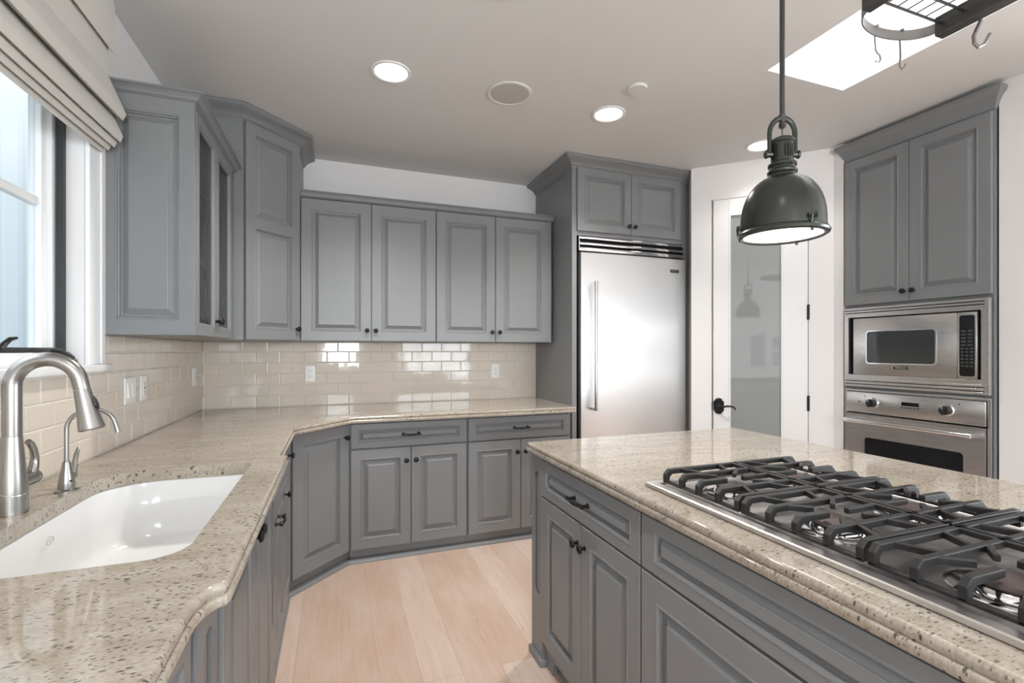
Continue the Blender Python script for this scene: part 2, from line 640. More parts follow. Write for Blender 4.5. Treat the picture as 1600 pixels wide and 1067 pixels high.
mbp.prism([dwp(0, 0), dwp(s0, 0), dwp(s0, 0.13), dwp(0.0, 0.13)], 0, ZC)
mbp.prism([dwp(s1, 0), dwp(tot, 0), dwp(tot, 0.13), dwp(s1, 0.13)], 0, ZC)
mbp.prism([dwp(s0, 0), dwp(s1, 0), dwp(s1, 0.13), dwp(s0, 0.13)], DTOP, ZC)
struct(mbp.build('wall_pantry', 'wall', smooth=False))
OY0, OY1 = 1.476, 2.270                      # oven tower niche
mb = MB()
mb.box(XR, XR + 0.7, OY1, 2.337, 0, ZC)
mb.box(XR + 0.030, XR + 0.7, 0.95, OY0 - 0.002, 0, ZC)
mb.box(XR + 0.66, XR + 0.7, OY0, OY1, 0, ZC)
mb.box(XR + 0.045, XR + 0.66, OY0 - 0.002, OY1, 2.694, ZC)
struct(mb.build('wall_right', 'wall', smooth=False))
# the rest of the house, behind and to the right of the camera
mb = MB()
wall_grid(mb, 'y', -3.6, -3.45, -1.02, 6.6, 0, ZC, [(1.35, 2.95, 0.65, 2.25), (-0.3, 0.5, 1.0, 2.2)])
struct(mb.build('wall_rear', 'wall', smooth=False))
mb = MB()
wall_grid(mb, 'x', 6.45, 6.6, -3.45, 4.1, 0, ZC, [(-2.8, 1.0, 0.25, 2.10)])
struct(mb.build('wall_far', 'wall', smooth=False))
struct(MB().box(XR + 0.7, 6.45, 2.2, 2.35, 0, ZC).build('wall_alcove', 'wall', smooth=False))


def plain_window(n, axis, c, u0, u1, z0, z1, nu, nz):
    w = struct_empty('window_%d' % n)
    fr = MB()
    t, dp = 0.05, 0.07

    def bx(a, b, p, q, d):
        if axis == 'x':
            fr.box(c - d, c + d, a, b, p, q)
        else:
            fr.box(a, b, c - d, c + d, p, q)
    bx(u0 + 0.001, u0 + t, z0 + 0.001, z1 - 0.001, dp / 2)
    bx(u1 - t, u1 - 0.001, z0 + 0.001, z1 - 0.001, dp / 2)
    bx(u0 + t, u1 - t, z0 + 0.001, z0 + t, dp / 2)
    bx(u0 + t, u1 - t, z1 - t, z1 - 0.001, dp / 2)
    for i in range(1, nu):
        x = u0 + (u1 - u0) * i / nu
        bx(x - 0.015, x + 0.015, z0 + t, z1 - t, 0.015)
    for i in range(1, nz):
        z = z0 + (z1 - z0) * i / nz
        bx(u0 + t, u1 - t, z - 0.012, z + 0.012, 0.014)
    fr.build('frame', 'trimw', w, smooth=False)
    gm = MB()
    if axis == 'x':
        gm.box(c - 0.003, c + 0.003, u0 + t, u1 - t, z0 + t, z1 - t)
    else:
        gm.box(u0 + t, u1 - t, c - 0.003, c + 0.003, z0 + t, z1 - t)
    gm.build('glass', 'glass', w, smooth=False)


plain_window(3, 'y', -3.5, 1.35, 2.95, 0.65, 2.25, 4, 5)
plain_window(4, 'y', -3.5, -0.3, 0.5, 1.0, 2.2, 2, 4)
plain_window(5, 'x', 6.5, -2.8, 1.0, 0.25, 2.10, 4, 2)
plain_window(6, 'x', -0.95, -1.56, -1.22, 0.98, 1.62, 1, 2)
plain_window(7, 'x', -0.95, -2.12, -1.74, 0.98, 1.62, 1, 2)

# skylight shaft
sk = struct_empty('window_2')
mb = MB()
mb.box(SKX0 - 0.06, SKX0 - 0.001, SKY0 - 0.06, SKY1 + 0.06, ZC + 0.121, 3.22)
mb.box(SKX1 + 0.001, SKX1 + 0.06, SKY0 - 0.06, SKY1 + 0.06, ZC + 0.121, 3.22)
mb.box(SKX0, SKX1, SKY0 - 0.06, SKY0 - 0.001, ZC + 0.121, 3.22)
mb.box(SKX0, SKX1, SKY1 + 0.001, SKY1 + 0.06, ZC + 0.121, 3.22)
mb.build('shaft', 'trimw', sk, smooth=False)
MB().box(SKX0 + 0.001, SKX1 - 0.001, SKY0 + 0.001, SKY1 - 0.001, 3.20, 3.206).build('glass', 'glass', sk, smooth=False)

# ------------------------------------------------------------------ sink window
w1 = struct_empty('window_1')
mb = MB()      # painted casing on the wall and reveal liner
mb.box(XL + 0.0006, XL + 0.016, WY1, 2.282, WZ0 + 0.001, WZ1 + 0.10)
mb.box(XL + 0.0006, XL + 0.016, WY0 - 0.11, WY0, WZ0 + 0.001, WZ1 + 0.10)
mb.box(XL + 0.0006, XL + 0.016, WY0, WY1, WZ1, WZ1 + 0.10)
mb.box(XL + 0.016, XL + 0.024, 2.250, 2.282, WZ0 + 0.001, WZ1 + 0.10)
mb.build('casing', 'trimw', w1, smooth=False, bevel=0.003)
mb = MB()
mb.box(-0.935, -0.905, WY0 + 0.001, WY1 - 0.001, WZ0 + 0.001, 1.307)
mb.build('sash_sill', 'trimw', w1, smooth=False)
mb = MB()      # dark insect-screen frame
for a, b, p, q in ((WY1 - 0.019, WY1 - 0.001, 1.3075, WZ1 - 0.001), (WY0 + 0.001, WY0 + 0.019, 1.3075, WZ1 - 0.001),
                   (WY0 + 0.019, WY1 - 0.019, 1.3075, 1.324), (WY0 + 0.019, WY1 - 0.019, WZ1 - 0.02, WZ1 - 0.001)):
    mb.box(-0.932, -0.912, a, b, p, q)
mb.build('screen_frame', 'blackp', w1, smooth=False)
mb = MB()      # white sash beyond the screen: stiles, rails, one middle bar
S0, S1 = WY0 + 0.03, WY1 - 0.004
for a, b, p, q, x0, x1 in ((S1 - 0.03, S1, 1.30, WZ1 - 0.03, -0.975, -0.938), (S1 - 0.062, S1 - 0.03, 1.30, WZ1 - 0.03, -0.99, -0.952),
                           (S0, S0 + 0.06, 1.30, WZ1 - 0.03, -0.99, -0.945), (S0 + 0.06, S1 - 0.062, 1.264, 1.318, -0.99, -0.945),
                           (S0 + 0.06, S1 - 0.062, WZ1 - 0.075, WZ1 - 0.03, -0.99, -0.945)):
    mb.box(x0, x1, a, b, p, q)
mb.build('sash', 'trimw', w1, smooth=False, bevel=0.003)
MB().box(-0.985, -0.958, S0 + 0.06, S1 - 0.062, 1.812, 1.842).build('glazing_bar', 'trimw', w1, smooth=False, bevel=0.004)
MB().box(-0.974, -0.968, S0 + 0.06, S1 - 0.062, 1.318, WZ1 - 0.075).build('glass', 'glass', w1, smooth=False)
mb = MB()
mb.box(-0.900, XL + 0.016, WY0 + 0.001, WY1 - 0.001, WZ0 + 0.0006, WZ0 + 0.002)
mb.cbox(XL + 0.0008, -0.812, WY0 - 0.13, 2.284, 1.236, 1.2625, 0.005)
mb.build('window_sill', 'trimw', w1)
mb = MB()      # sash latch and folded crank, dark bronze
mb.tube([(-0.914, 1.818, 1.322), (-0.906, 1.822, 1.336), (-0.900, 1.832, 1.348), (-0.893, 1.850, 1.352)], [0.010, 0.008, 0.007, 0.004], 8)
mb.build('sash_latch', 'bronze', w1)
mb = MB()
mb.cbox(-0.902, -0.868, 2.05, 2.15, 1.2646, 1.284, 0.005)
mb.tube([(-0.885, 2.02, 1.312), (-0.883, 2.06, 1.308), (-0.880, 2.10, 1.300), (-0.878, 2.135, 1.288)], [0.006, 0.010, 0.011, 0.008], 8)
mb.build('crank', 'bronze', w1)

# ------------------------------------------------------------------ pantry door (local x along the wall, -y into the room)
dl = P0 + DW * s0
door = struct_empty('door_1', (dl.x, dl.y, 0), radians(-45))
DWID = s1 - s0
mb = MB()
mb.box(0.0005, 0.010, 0.0, 0.12, 0.0, DTOP - 0.001)
mb.box(DWID - 0.010, DWID - 0.0005, 0.0, 0.12, 0.0, DTOP - 0.001)
mb.box(0.010, DWID - 0.010, 0.0, 0.12, DTOP - 0.011, DTOP - 0.001)
mb.box(0.010, 0.030, 0.047, 0.060, 0.0, DTOP - 0.011)
mb.box(0.030, DWID - 0.010, 0.047, 0.060, DTOP - 0.030, DTOP - 0.011)
mb.box(0.010, 0.0205, 0.042, 0.047, 0.0, DTOP - 0.011)
mb.box(0.0205, DWID - 0.010, 0.012, 0.047, DTOP - 0.0165, DTOP - 0.011)
mb.build('jamb', 'doorw', door, smooth=False)
A, B, Z0, Z1 = 0.022, DWID - 0.014, 0.012, DTOP - 0.018
GX0, GX1, GZ0, GZ1 = 0.130, 0.482, 0.24, 2.332
mb = MB()
mb.box(A, GX0, 0.006, 0.046, Z0, Z1)
mb.box(GX1, B, 0.006, 0.046, Z0, Z1)
mb.box(GX0, GX1, 0.006, 0.046, Z0, GZ0)
mb.box(GX0, GX1, 0.006, 0.046, GZ1, Z1)
bead = 0.012
for a, b, p, q in ((GX0, GX0 + bead, GZ0, GZ1), (GX1 - bead, GX1, GZ0, GZ1), (GX0 + bead, GX1 - bead, GZ0, GZ0 + bead), (GX0 + bead, GX1 - bead, GZ1 - bead, GZ1)):
    mb.box(a, b, 0.003, 0.040, p, q)
mb.build('leaf', 'doorw', door, smooth=False, bevel=0.002)
MB().box(GX0 + bead, GX1 - bead, 0.018, 0.026, GZ0 + bead, GZ1 - bead).build('glass_panel', 'frost', door, smooth=False)
for z in (0.33, 0.94, 1.58, 2.18):
    mb = MB()
    mb.lathe([(0.007, 0), (0.007, 0.1)], (B + 0.003, 0.001, z - 0.05), seg=10)
    mb.lathe([(0.003, 0), (0.009, 0.002), (0.009, 0.006), (0.003, 0.010)], (B + 0.003, 0.001, z + 0.048), seg=10)
    mb.box(B - 0.006, B + 0.010, 0.0, 0.006, z - 0.05, z + 0.05)
    mb.build('hinge', 'bronze', door)
hz, hx = 0.897, 0.060
mb = MB()      # shaped backplate, then a curved lever
pts = []
for (x, z) in ((-0.036, -0.034), (-0.027, -0.040), (-0.022, -0.052), (-0.010, -0.060), (0.010, -0.060), (0.022, -0.052), (0.027, -0.040), (0.036, -0.034),
               (0.036, 0.034), (0.027, 0.040), (0.022, 0.052), (0.010, 0.060), (-0.010, 0.060), (-0.022, 0.052), (-0.027, 0.040), (-0.036, 0.034)):
    pts.append((hx + x, hz + z))
mb.loft([[(x, 0.0055, z) for x, z in pts], [(x, -0.002, z) for x, z in pts], [(hx + (x - hx) * 0.88, -0.006, hz + (z - hz) * 0.88) for x, z in pts]])
mb.lathe([(0.016, 0), (0.015, 0.010), (0.011, 0.014), (0.011, 0.036), (0.013, 0.040), (0.013, 0.052), (0.006, 0.056)], (hx, -0.006, hz), (0, -1, 0), 16)
mb.tube([(hx, -0.052, hz), (hx + 0.03, -0.054, hz), (hx + 0.06, -0.055, hz + 0.007), (hx + 0.09, -0.054, hz + 0.006), (hx + 0.108, -0.052, hz - 0.004), (hx + 0.114, -0.052, hz - 0.017)],
        [0.009, 0.008, 0.007, 0.0065, 0.0065, 0.006], 10)
mb.build('lever_handle', 'bronze', door)
MB().box(0.0095, 0.0135, -0.001, 0.012, hz - 0.03, hz + 0.03).build('strike', 'bronze', door, smooth=False)

# ------------------------------------------------------------------ cabinet parts
DT = 0.020       # door thickness
PANEL = [(0.0, 0.0), (0.003, -0.0018), (0.0065, -0.0012), (0.0085, 0.0055), (0.0125, 0.0065), (0.0145, 0.0150), (0.0215, 0.0155), (0.042, 0.0050), (0.0425, 0.0020), (0.046, 0.0012)]
PANEL_D = [(0.0, 0.0), (0.003, -0.0018), (0.006, -0.001), (0.0075, 0.005), (0.0105, 0.006), (0.012, 0.0135), (0.016, 0.014), (0.029, 0.0045), (0.0295, 0.0018), (0.032, 0.001)]


def panel_mb(w, h, panels, prof=PANEL, t=DT):
    """raised-panel front in x 0..w, z 0..h; back at y=0, front face at y=-t"""
    mb = MB()

    def R(i, y, x0=0, x1=w, z0=0, z1=h):
        return [(x0 + i, y, z0 + i), (x1 - i, y, z0 + i), (x1 - i, y, z1 - i), (x0 + i, y, z1 - i)]
    c = 0.003
    mb.loft([R(0, 0), R(0, -t + c), R(c * 0.3, -t + c * 0.3), R(c, -t)], cap1=False)
    xs = sorted({c, w - c, *[p[0] for p in panels], *[p[1] for p in panels]})
    zs = sorted({c, h - c, *[p[2] for p in panels], *[p[3] for p in panels]})
    for a, b in zip(xs, xs[1:]):
        for p, q in zip(zs, zs[1:]):
            cx, cz = (a + b) / 2, (p + q) / 2
            if any(P[0] < cx < P[1] and P[2] < cz < P[3] for P in panels):
                continue
            mb.add([(a, -t, p), (b, -t, p), (b, -t, q), (a, -t, q)], [(0, 1, 2, 3)])
    for (x0, x1, z0, z1) in panels:
        mb.loft([R(i, -t + d, x0, x1, z0, z1) for i, d in prof], cap0=False)
    return mb


def knob_at(parent, x, z, y=-DT):
    mb = MB()
    mb.lathe([(0.009, 0.0), (0.009, 0.002), (0.0055, 0.004), (0.0050, 0.011), (0.008, 0.015), (0.0145, 0.018), (0.0160, 0.022), (0.0140, 0.0265), (0.008, 0.029), (0.0005, 0.030)],
             (x, y + 0.0006, z), (0, -1, 0), 18)
    return mb.build('knob', 'bronze', parent)


def pull_at(parent, x, z, y=-DT, half=0.048):
    mb = MB()
    y = y + 0.0006
    for s in (-1, 1):
        mb.lathe([(0.010, 0), (0.010, 0.003), (0.006, 0.006), (0.0055, 0.024)], (x + s * half, y, z), (0, -1, 0), 12)
        mb.lathe([(0.002, -0.016), (0.0065, -0.013), (0.0075, -0.006), (0.006, 0.004), (0.0075, 0.008), (0.005, 0.012)], (x + s * half, y - 0.026, z), (s, 0, 0), 12)
    pts = [(x - half + 2 * half * k / 12, y - 0.026 - 0.006 * sin(pi * k / 12), z - 0.002 * sin(pi * k / 12)) for k in range(13)]
    mb.tube(pts, [0.0050 + 0.0015 * (1 - abs(k - 6) / 6) for k in range(13)], 10)
    return mb.build('pull', 'bronze', parent)


def door_on(par, x, z, w, h, knob=None, name='door', panels=None, prof=PANEL, st=0.058, gap=0.0006):
    if panels is None:
        panels = [(st, w - st, st, h - st)]
    d = panel_mb(w, h, panels, prof).build(name, 'cab', par, (x, -gap, z), smooth=False)
    if knob:
        knob_at(d, *knob)
    return d


def drawer_on(par, x, z, w, h, pull=True):
    d = panel_mb(w, h, [(0.042, w - 0.042, 0.034, h - 0.034)], PANEL_D).build('drawer', 'cab', par, (x, -0.0006, z), smooth=False)
    if pull:
        pull_at(d, w / 2, h / 2)
    return d


SHOE = [(-0.024, 0.0), (0.018, 0.0), (0.018, 0.006), (0.015, 0.014), (0.008, 0.019), (0.003, 0.020), (0.003, 0.024), (-0.024, 0.026)]


def crown(name, path, z0, z1, out, par=None):
    h = z1 - z0
    prof = [(-0.015, z0), (0.004, z0), (0.008, z0 + 0.10 * h), (0.013, z0 + 0.14 * h), (0.013, z0 + 0.22 * h), (0.018, z0 + 0.25 * h)]
    for k in range(1, 7):
        a = k / 6
        prof.append((0.018 + (out - 0.026) * (a ** 1.6), z0 + h * (0.25 + 0.47 * a)))
    prof += [(out - 0.004, z0 + 0.76 * h), (out, z0 + 0.80 * h), (out, z1 - 0.003), (out - 0.003, z1), (-0.015, z1)]
    return MB().sweep(path, prof).build(name, 'cab', par, angle=20)


# ------------------------------------------------------------------ base cabinets along the back wall
FY = 3.118
for i, (x0, x1, lab) in enumerate(((0.0785, 0.8210, 'grey two-door base cabinet on the back wall beside the diagonal corner cabinet'),
                                   (0.8222, 1.5960, 'grey two-door base cabinet on the back wall against the refrigerator panel'))):
    w = x1 - x0
    c = thing('base_cabinet', lab, 'cabinet', (x0, FY, 0), 0, 'base cabinets on the back wall')
    MB().box(0, w, 0.0, YB - FY - 0.004, 0.083, 0.872).box(0, w, 0.024, YB - FY - 0.004, 0.027, 0.083).build('body', 'cab', c, smooth=False)
    MB().sweep([(0, 0), (w, 0)], SHOE).build('base_shoe', 'cab', c)
    dw = 0.363 if i == 0 else 0.372
    fx = 0.006
    drawer_on(c, fx, 0.708, 2 * dw + 0.004, 0.152)
    door_on(c, fx, 0.086, dw, 0.615, knob=(dw - 0.028, 0.615 - 0.083))
    door_on(c, fx + dw + 0.004, 0.086, dw, 0.615, knob=(0.028, 0.615 - 0.083))

# diagonal corner base cabinet (body sits behind its 45 degree face)
B0 = Vector((-0.2395, 2.809))
B1 = Vector((0.0695, 3.118))
cb = thing('corner_base_cabinet', 'grey diagonal corner base cabinet with one tall door', 'cabinet', (B0.x, B0.y, 0), radians(45))
L = (B1 - B0).length


def to_local(p, o, a):
    d = Vector(p) - o
    return (d.x * cos(a) + d.y * sin(a), -d.x * sin(a) + d.y * cos(a))


poly = [to_local(p, B0, radians(45)) for p in ((B0.x, B0.y), (B1.x, B1.y), (0.0765, 3.118), (0.0765, YB - 0.006), (XL + 0.006, YB - 0.006), (XL + 0.006, 2.809))]
poly2 = [to_local(p, B0, radians(45)) for p in ((B0.x - 0.0, B0.y + 0.034), (B1.x - 0.034, B1.y), (0.0765, 3.150), (0.0765, YB - 0.006), (XL + 0.006, YB - 0.006), (XL + 0.006, 2.843))]
MB().prism(poly, 0.083, 0.872).prism(poly2, 0.027, 0.083).build('body', 'cab', cb, smooth=False)
MB().sweep([(-0.002, 0), (L + 0.004, 0)], SHOE).build('base_shoe', 'cab', cb)
door_on(cb, 0.012, 0.086, L - 0.030, 0.775, knob=(L - 0.030 - 0.026, 0.775 - 0.075), st=0.062)

# ------------------------------------------------------------------ base cabinets along the left wall (local x runs away from the camera)
FX = -0.245
c = thing('base_cabinet', 'grey base cabinet under the left counter between sink cabinet and diagonal corner', 'cabinet', (FX, 2.058, 0), radians(90))
MB().box(0, 0.749, 0, FX - XL - 0.004, 0.083, 0.872).box(0, 0.749, 0.024, FX - XL - 0.004, 0.027, 0.083).build('body', 'cab', c, smooth=False)
MB().sweep([(0, 0), (0.749, 0)], SHOE).build('base_shoe', 'cab', c)
d = drawer_on(c, 0.012, 0.708, 0.70, 0.152, False)
knob_at(d, 0.585, 0.136 - 0.06)
d = door_on(c, 0.012, 0.086, 0.348, 0.615, knob=None)
pull_at(d, 0.05, 0.55)
d = door_on(c, 0.364, 0.086, 0.348, 0.615, knob=(0.03, 0.56))

SXF = -0.233
sb = thing('sink_cabinet', 'grey bumped-out sink base cabinet with fluted corner posts', 'cabinet', (SXF, 0.945, 0), radians(90))
SW = 1.098
MB().box(0, SW, 0.02, SXF - XL - 0.006, 0.10, 0.64).build('body', 'cab', sb, smooth=False)


def pilaster(par, x0, w, z0=0.0, z1=0.872, y=-0.012):
    """square post with a sunk flute that ends in a lamb's tongue above a plinth block"""
    mb = MB()
    d = 0.03
    fl = w * 0.26
    zt, zb = z1 - 0.10, z0 + 0.30
    fl = min(fl, 0.034)
    mid = x0 + w / 2
    arc = [(mid - fl * cos(pi * k / 8), zb - fl * 0.9 * sin(pi * k / 8)) for k in range(9)]
    top = [(mid + fl * cos(pi * k / 8), zt + fl * 0.9 * sin(pi * k / 8)) for k in range(9)]
    hole = arc + top
    # front face around the flute as two side strips and two end fields
    mb.box(x0, mid - fl, y, y + d, z0, z1)
    mb.box(mid + fl, x0 + w, y, y + d, z0, z1)
    mb.box(mid - fl, mid + fl, y + 0.016, y + d, z0, z1)
    low = [(mid - fl, z0)] + [(mid + fl, z0)] + [p for p in reversed(arc)]
    mb.prism(low, y, y + 0.016, lambda a, b, t: (a, t, b))
    upp = [(mid + fl, z1), (mid - fl, z1)] + [p for p in reversed(top)]
    mb.prism(upp, y, y + 0.016, lambda a, b, t: (a, t, b))
    # rounded reed lying in the flute
    rings = []
    for k in range(13):
        z = zb + (zt - zb) * k / 12
        rings.append([(mid + fl * 0.72 * cos(pi * j / 6), y + 0.016 - 0.012 * sin(pi * j / 6), z) for j in range(7)])
    mb.loft(rings, closed=False, cap0=False, cap1=False)
    for zz, sgn in ((zb, -1), (zt, 1)):
        rr = []
        for k in range(5):
            q = cos(pi / 2 * k / 4)
            rr.append([(mid + fl * 0.72 * q * cos(pi * j / 6), y + 0.016 - 0.012 * q * sin(pi * j / 6), zz + sgn * fl * 0.72 * sin(pi / 2 * k / 4)) for j in range(7)])
        mb.loft(rr, closed=False, cap0=False, cap1=False)
    # plinth block with rounded top
    mb.cbox(x0 - 0.010, x0 + w + 0.010, y - 0.014, y + 0.030, z0, z0 + 0.030, 0.006)
    return mb.build('pilaster', 'cab', par, angle=30)


pilaster(sb, 0.001, 0.155)
pilaster(sb, SW - 0.156, 0.155)
MB().box(0.158, SW - 0.158, 0.0, 0.019, 0.10, 0.872).build('face_frame', 'cab', sb, smooth=False)
MB().box(0.158, SW - 0.158, 0.045, 0.06, 0.0, 0.0985).build('toe_kick', 'cab', sb, smooth=False)
dw = (SW - 0.336) / 2
door_on(sb, 0.166, 0.112, dw, 0.750, knob=(dw - 0.028, 0.695))
door_on(sb, 0.170 + dw, 0.112, dw, 0.750, knob=(0.028, 0.695))
c = thing('base_cabinet', 'grey base cabinet under the left counter nearest the camera', 'cabinet', (FX, 0.048, 0), radians(90))
MB().box(0, 0.882, 0, FX - XL - 0.004, 0.027, 0.872).build('body', 'cab', c, smooth=False)
drawer_on(c, 0.012, 0.708, 0.866, 0.152)
door_on(c, 0.012, 0.086, 0.431, 0.615, knob=(0.403, 0.53))
door_on(c, 0.447, 0.086, 0.431, 0.615, knob=(0.028, 0.53))

# ------------------------------------------------------------------ perimeter countertop with sink cut-out
EDGE_T = 0.040
EDGE = [(-0.013, 0.0), (-0.0095, -0.0008), (-0.0062, -0.0035), (-0.0045, -0.008), (-0.0042, -0.0125), (-0.0055, -0.0160), (-0.0085, -0.0178), (-0.0085, -0.0200), (-0.003, -0.0208),
        (-0.0008, -0.0230), (0.0, -0.028), (-0.0004, -0.035), (-0.0030, -0.0390), (-0.013, -EDGE_T)]
curve = []
for k in range(9):       # concave return at the near end of the sink bump-out
    a = radians(90 * k / 8)
    curve.append((-0.176 - 0.032 * sin(a), 0.945 - 0.085 * (1 - cos(a))))
front = [(1.5985, 3.036), (0.090, 3.036), (-0.200, 2.705), (-0.200, 2.032), (-0.172, 2.032), (-0.172, 0.957)] + curve + [(-0.206, 0.05)]
# travel from the refrigerator towards the camera keeps the room on the left, so flip to put it on the right
fp = front[::-1]
inner = offset_path(fp, -0.013)
SINK = (-0.700, -0.281, 1.100, 1.942)
hole = rrect(SINK[0], SINK[1], SINK[2], SINK[3], [0.045, 0.15, 0.10, 0.072])
outer = inner + [(1.5985, YB - 0.002), (XL + 0.002, YB - 0.002), (XL + 0.002, 0.05)]
ct = thing('perimeter_countertop', 'beige granite countertop along the left and back walls', 'countertop')


def cap_with_hole(mb, outer, holes, z):
    bm = bmesh.new()
    es = []
    for loop in [outer] + holes:
        vs = [bm.verts.new((x, y, z)) for x, y in loop]
        for a, b in zip(vs, vs[1:] + vs[:1]):
            es.append(bm.edges.new((a, b)))
    bmesh.ops.triangle_fill(bm, use_beauty=True, use_dissolve=False, edges=es)
    bm.verts.index_update()
    mb.add([v.co[:] for v in bm.verts], [[v.index for v in f.verts] for f in bm.faces])
    bm.free()


mb = MB()
cap_with_hole(mb, outer, [hole], CT)
mb.sweep(fp, [(o, CT + z) for o, z in EDGE])
HOLE_E = [(0.004, CT), (0.0012, CT - 0.001), (0.0, CT - 0.004), (0.0, CT - EDGE_T + 0.004), (0.002, CT - EDGE_T)]
mb.sweep(hole, [(0.0, CT), (-0.0, CT - EDGE_T), (0.03, CT - EDGE_T), (0.03, CT - 0.002)], closed=True)
mb.build('slab', 'granite', ct, angle=50)

# ------------------------------------------------------------------ undermount sink
sink = thing('kitchen_sink', 'white undermount porcelain sink set in the left counter', 'sink')


def bowl(inset, z, r=0.07, dr=0.0):
    rr = [max(q - dr, 0.03) for q in (0.051, 0.156, 0.106, 0.078)]
    return [(x, y, z) for x, y in rrect(SINK[0] - 0.006 + inset, SINK[1] + 0.006 - inset, SINK[2] - 0.006 + inset, SINK[3] + 0.006 - inset, rr)]


zt = CT - EDGE_T - 0.001
mb = MB()
mb.loft([bowl(-0.012, zt - 0.012), bowl(-0.012, zt), bowl(0.0, zt), bowl(0.004, zt - 0.004), bowl(0.008, zt - 0.10), bowl(0.014, zt - 0.165), bowl(0.024, zt - 0.185), bowl(0.045, zt - 0.197, dr=0.02),
         bowl(0.10, zt - 0.201, dr=0.04), bowl(0.16, zt - 0.204, dr=0.06)], cap0=False)
mb.build('basin', 'porcelain', sink, angle=50)
MB().lathe([(0.0, 0.003), (0.022, 0.002), (0.030, 0.0045), (0.043, 0.003), (0.045, 0.0)], (-0.50, 1.56, zt - 0.2035), seg=24).build('drain', 'chrome', sink)
mb = MB()
ovl = [(-0.6875, 1.560 + 0.016 * cos(2 * pi * k / 20), 0.828 + 0.009 * sin(2 * pi * k / 20)) for k in range(21)]
mb.tube(ovl, 0.0012, 6)
mb.tube([(-0.6878, 1.554, 0.830), (-0.6878, 1.560, 0.826), (-0.6878, 1.566, 0.831)], 0.001, 6)
mb.build('oval_mark', 'grille', sink)


# ------------------------------------------------------------------ main faucet (spout over the sink along +x)
def arc_pts(c, r, a0, a1, n, f):
    return [f(c[0] + r * cos(radians(a0 + (a1 - a0) * k / n)), c[1] + r * sin(radians(a0 + (a1 - a0) * k / n))) for k in range(n + 1)]


fc = thing('kitchen_faucet', 'large brushed nickel pull-down kitchen faucet beside the sink', 'faucet', (-0.748, 1.530, CT + 0.0005), radians(3))
mb = MB()
mb.lathe([(0.0298, 0.0), (0.0298, 0.004), (0.0292, 0.03), (0.0290, 0.05), (0.0280, 0.075), (0.0258, 0.105), (0.0230, 0.140), (0.0206, 0.172), (0.0195, 0.187), (0.0190, 0.190)], seg=28)
mb.build('body', 'nickel', fc)
RA = 0.066
zc0 = 0.312
pts = [(0, 0, 0.1905), (0, 0, 0.25), (0, 0, zc0)] + arc_pts((RA, zc0), RA, 180, 11, 18, lambda a, b: (a, 0, b))[1:]
last = Vector(pts[-1])
ddir = Vector((sin(radians(11)), 0, -cos(radians(11))))
pts.append(last + ddir * 0.024)
MB().tube(pts, [0.0186] * 3 + [0.0184 - 0.0009 * k / 18 for k in range(18)] + [0.0175], 20).build('spout', 'nickel', fc)
st = last + ddir * 0.0247
sh = MB().lathe([(0.0176, 0.0), (0.0184, 0.010), (0.0198, 0.032), (0.0228, 0.063), (0.0272, 0.096), (0.0282, 0.102), (0.0262, 0.106), (0.0, 0.106)], st, ddir, 24).build('spray_head', 'nickel', fc)
bp = st + ddir * 0.040 + Vector((cos(radians(11)), 0, sin(radians(11)))) * 0.0195
bm_ = MB()
bm_.lathe([(0.0, 0.005), (0.006, 0.0048), (0.0085, 0.003), (0.0095, 0.0)], (0, 0, 0), (0, 0, 1), 16)
b = bm_.build('spray_button', 'blackp', sh, loc=bp, rot=(0, radians(90 - 20), 0))
b.scale = (2.0, 1.1, 1.0)
mb = MB()
mb.lathe([(0.0165, 0.020), (0.0165, 0.074), (0.0180, 0.080), (0.0180, 0.104), (0.0145, 0.111), (0.0, 0.112)], (0, 0, 0.066), (0, 1, 0), 20)
lv = [(0, 0.094, 0.078), (0.001, 0.102, 0.098), (0.002, 0.103, 0.118), (0.002, 0.095, 0.140), (0.001, 0.084, 0.156), (0.0, 0.074, 0.163)]
mb.tube(lv, [0.0125, 0.0105, 0.0090, 0.0082, 0.0085, 0.0075], 14)
mb.build('lever', 'nickel', fc)
mb = MB()
mb.tube([(0.0292 * cos(a), 0.0292 * sin(a), 0.050 + 0.004 * sin(2 * a)) for a in [radians(-150 + 12 * k) for k in range(17)]], 0.0014, 8)
mb.build('trim_ring', 'chrome', fc)

# filtered-water tap
fw = thing('filter_tap', 'small slim brushed nickel tap behind the large faucet', 'tap', (-0.722, 1.722, CT + 0.0005), radians(8))
mb = MB()
mb.lathe([(0.0, 0.0), (0.027, 0.0), (0.027, 0.003), (0.020, 0.006), (0.0185, 0.007), (0.0190, 0.020), (0.0170, 0.038), (0.0125, 0.060), (0.0092, 0.080), (0.0082, 0.084), (0.0, 0.0845)], seg=24)
mb.build('body', 'nickel', fw)
r2 = 0.055
pts = [(0, 0, 0.085), (0, 0, 0.13), (0, 0, 0.175)] + arc_pts((r2, 0.175), r2, 180, 10, 16, lambda a, b: (a, 0, b))[1:]
lp = Vector(pts[-1])
pts += [lp + Vector((0.004, 0, -0.015)), lp + Vector((0.006, 0, -0.026))]
MB().tube(pts, [0.0058] * (len(pts) - 2) + [0.0062, 0.0072], 12).build('spout', 'nickel', fw)
mb = MB()
mb.lathe([(0.0085, 0.010), (0.0085, 0.046), (0.0105, 0.049), (0.0105, 0.060), (0.006, 0.064)], (0, 0, 0.032), (0, 1, 0), 14)
mb.tube([(0, 0.052, 0.038), (0.001, 0.060, 0.052), (0.002, 0.065, 0.072), (0.003, 0.073, 0.092), (0.004, 0.088, 0.106)], [0.0095, 0.0085, 0.0068, 0.0060, 0.0045], 12)
mb.build('lever', 'nickel', fw)
MB().lathe([(0.003, 0), (0.003, 0.002), (0, 0.002)], (0.0125, -0.0125, 0.030), (1, -1, 0), 10).build('screw', 'blackp', fw)


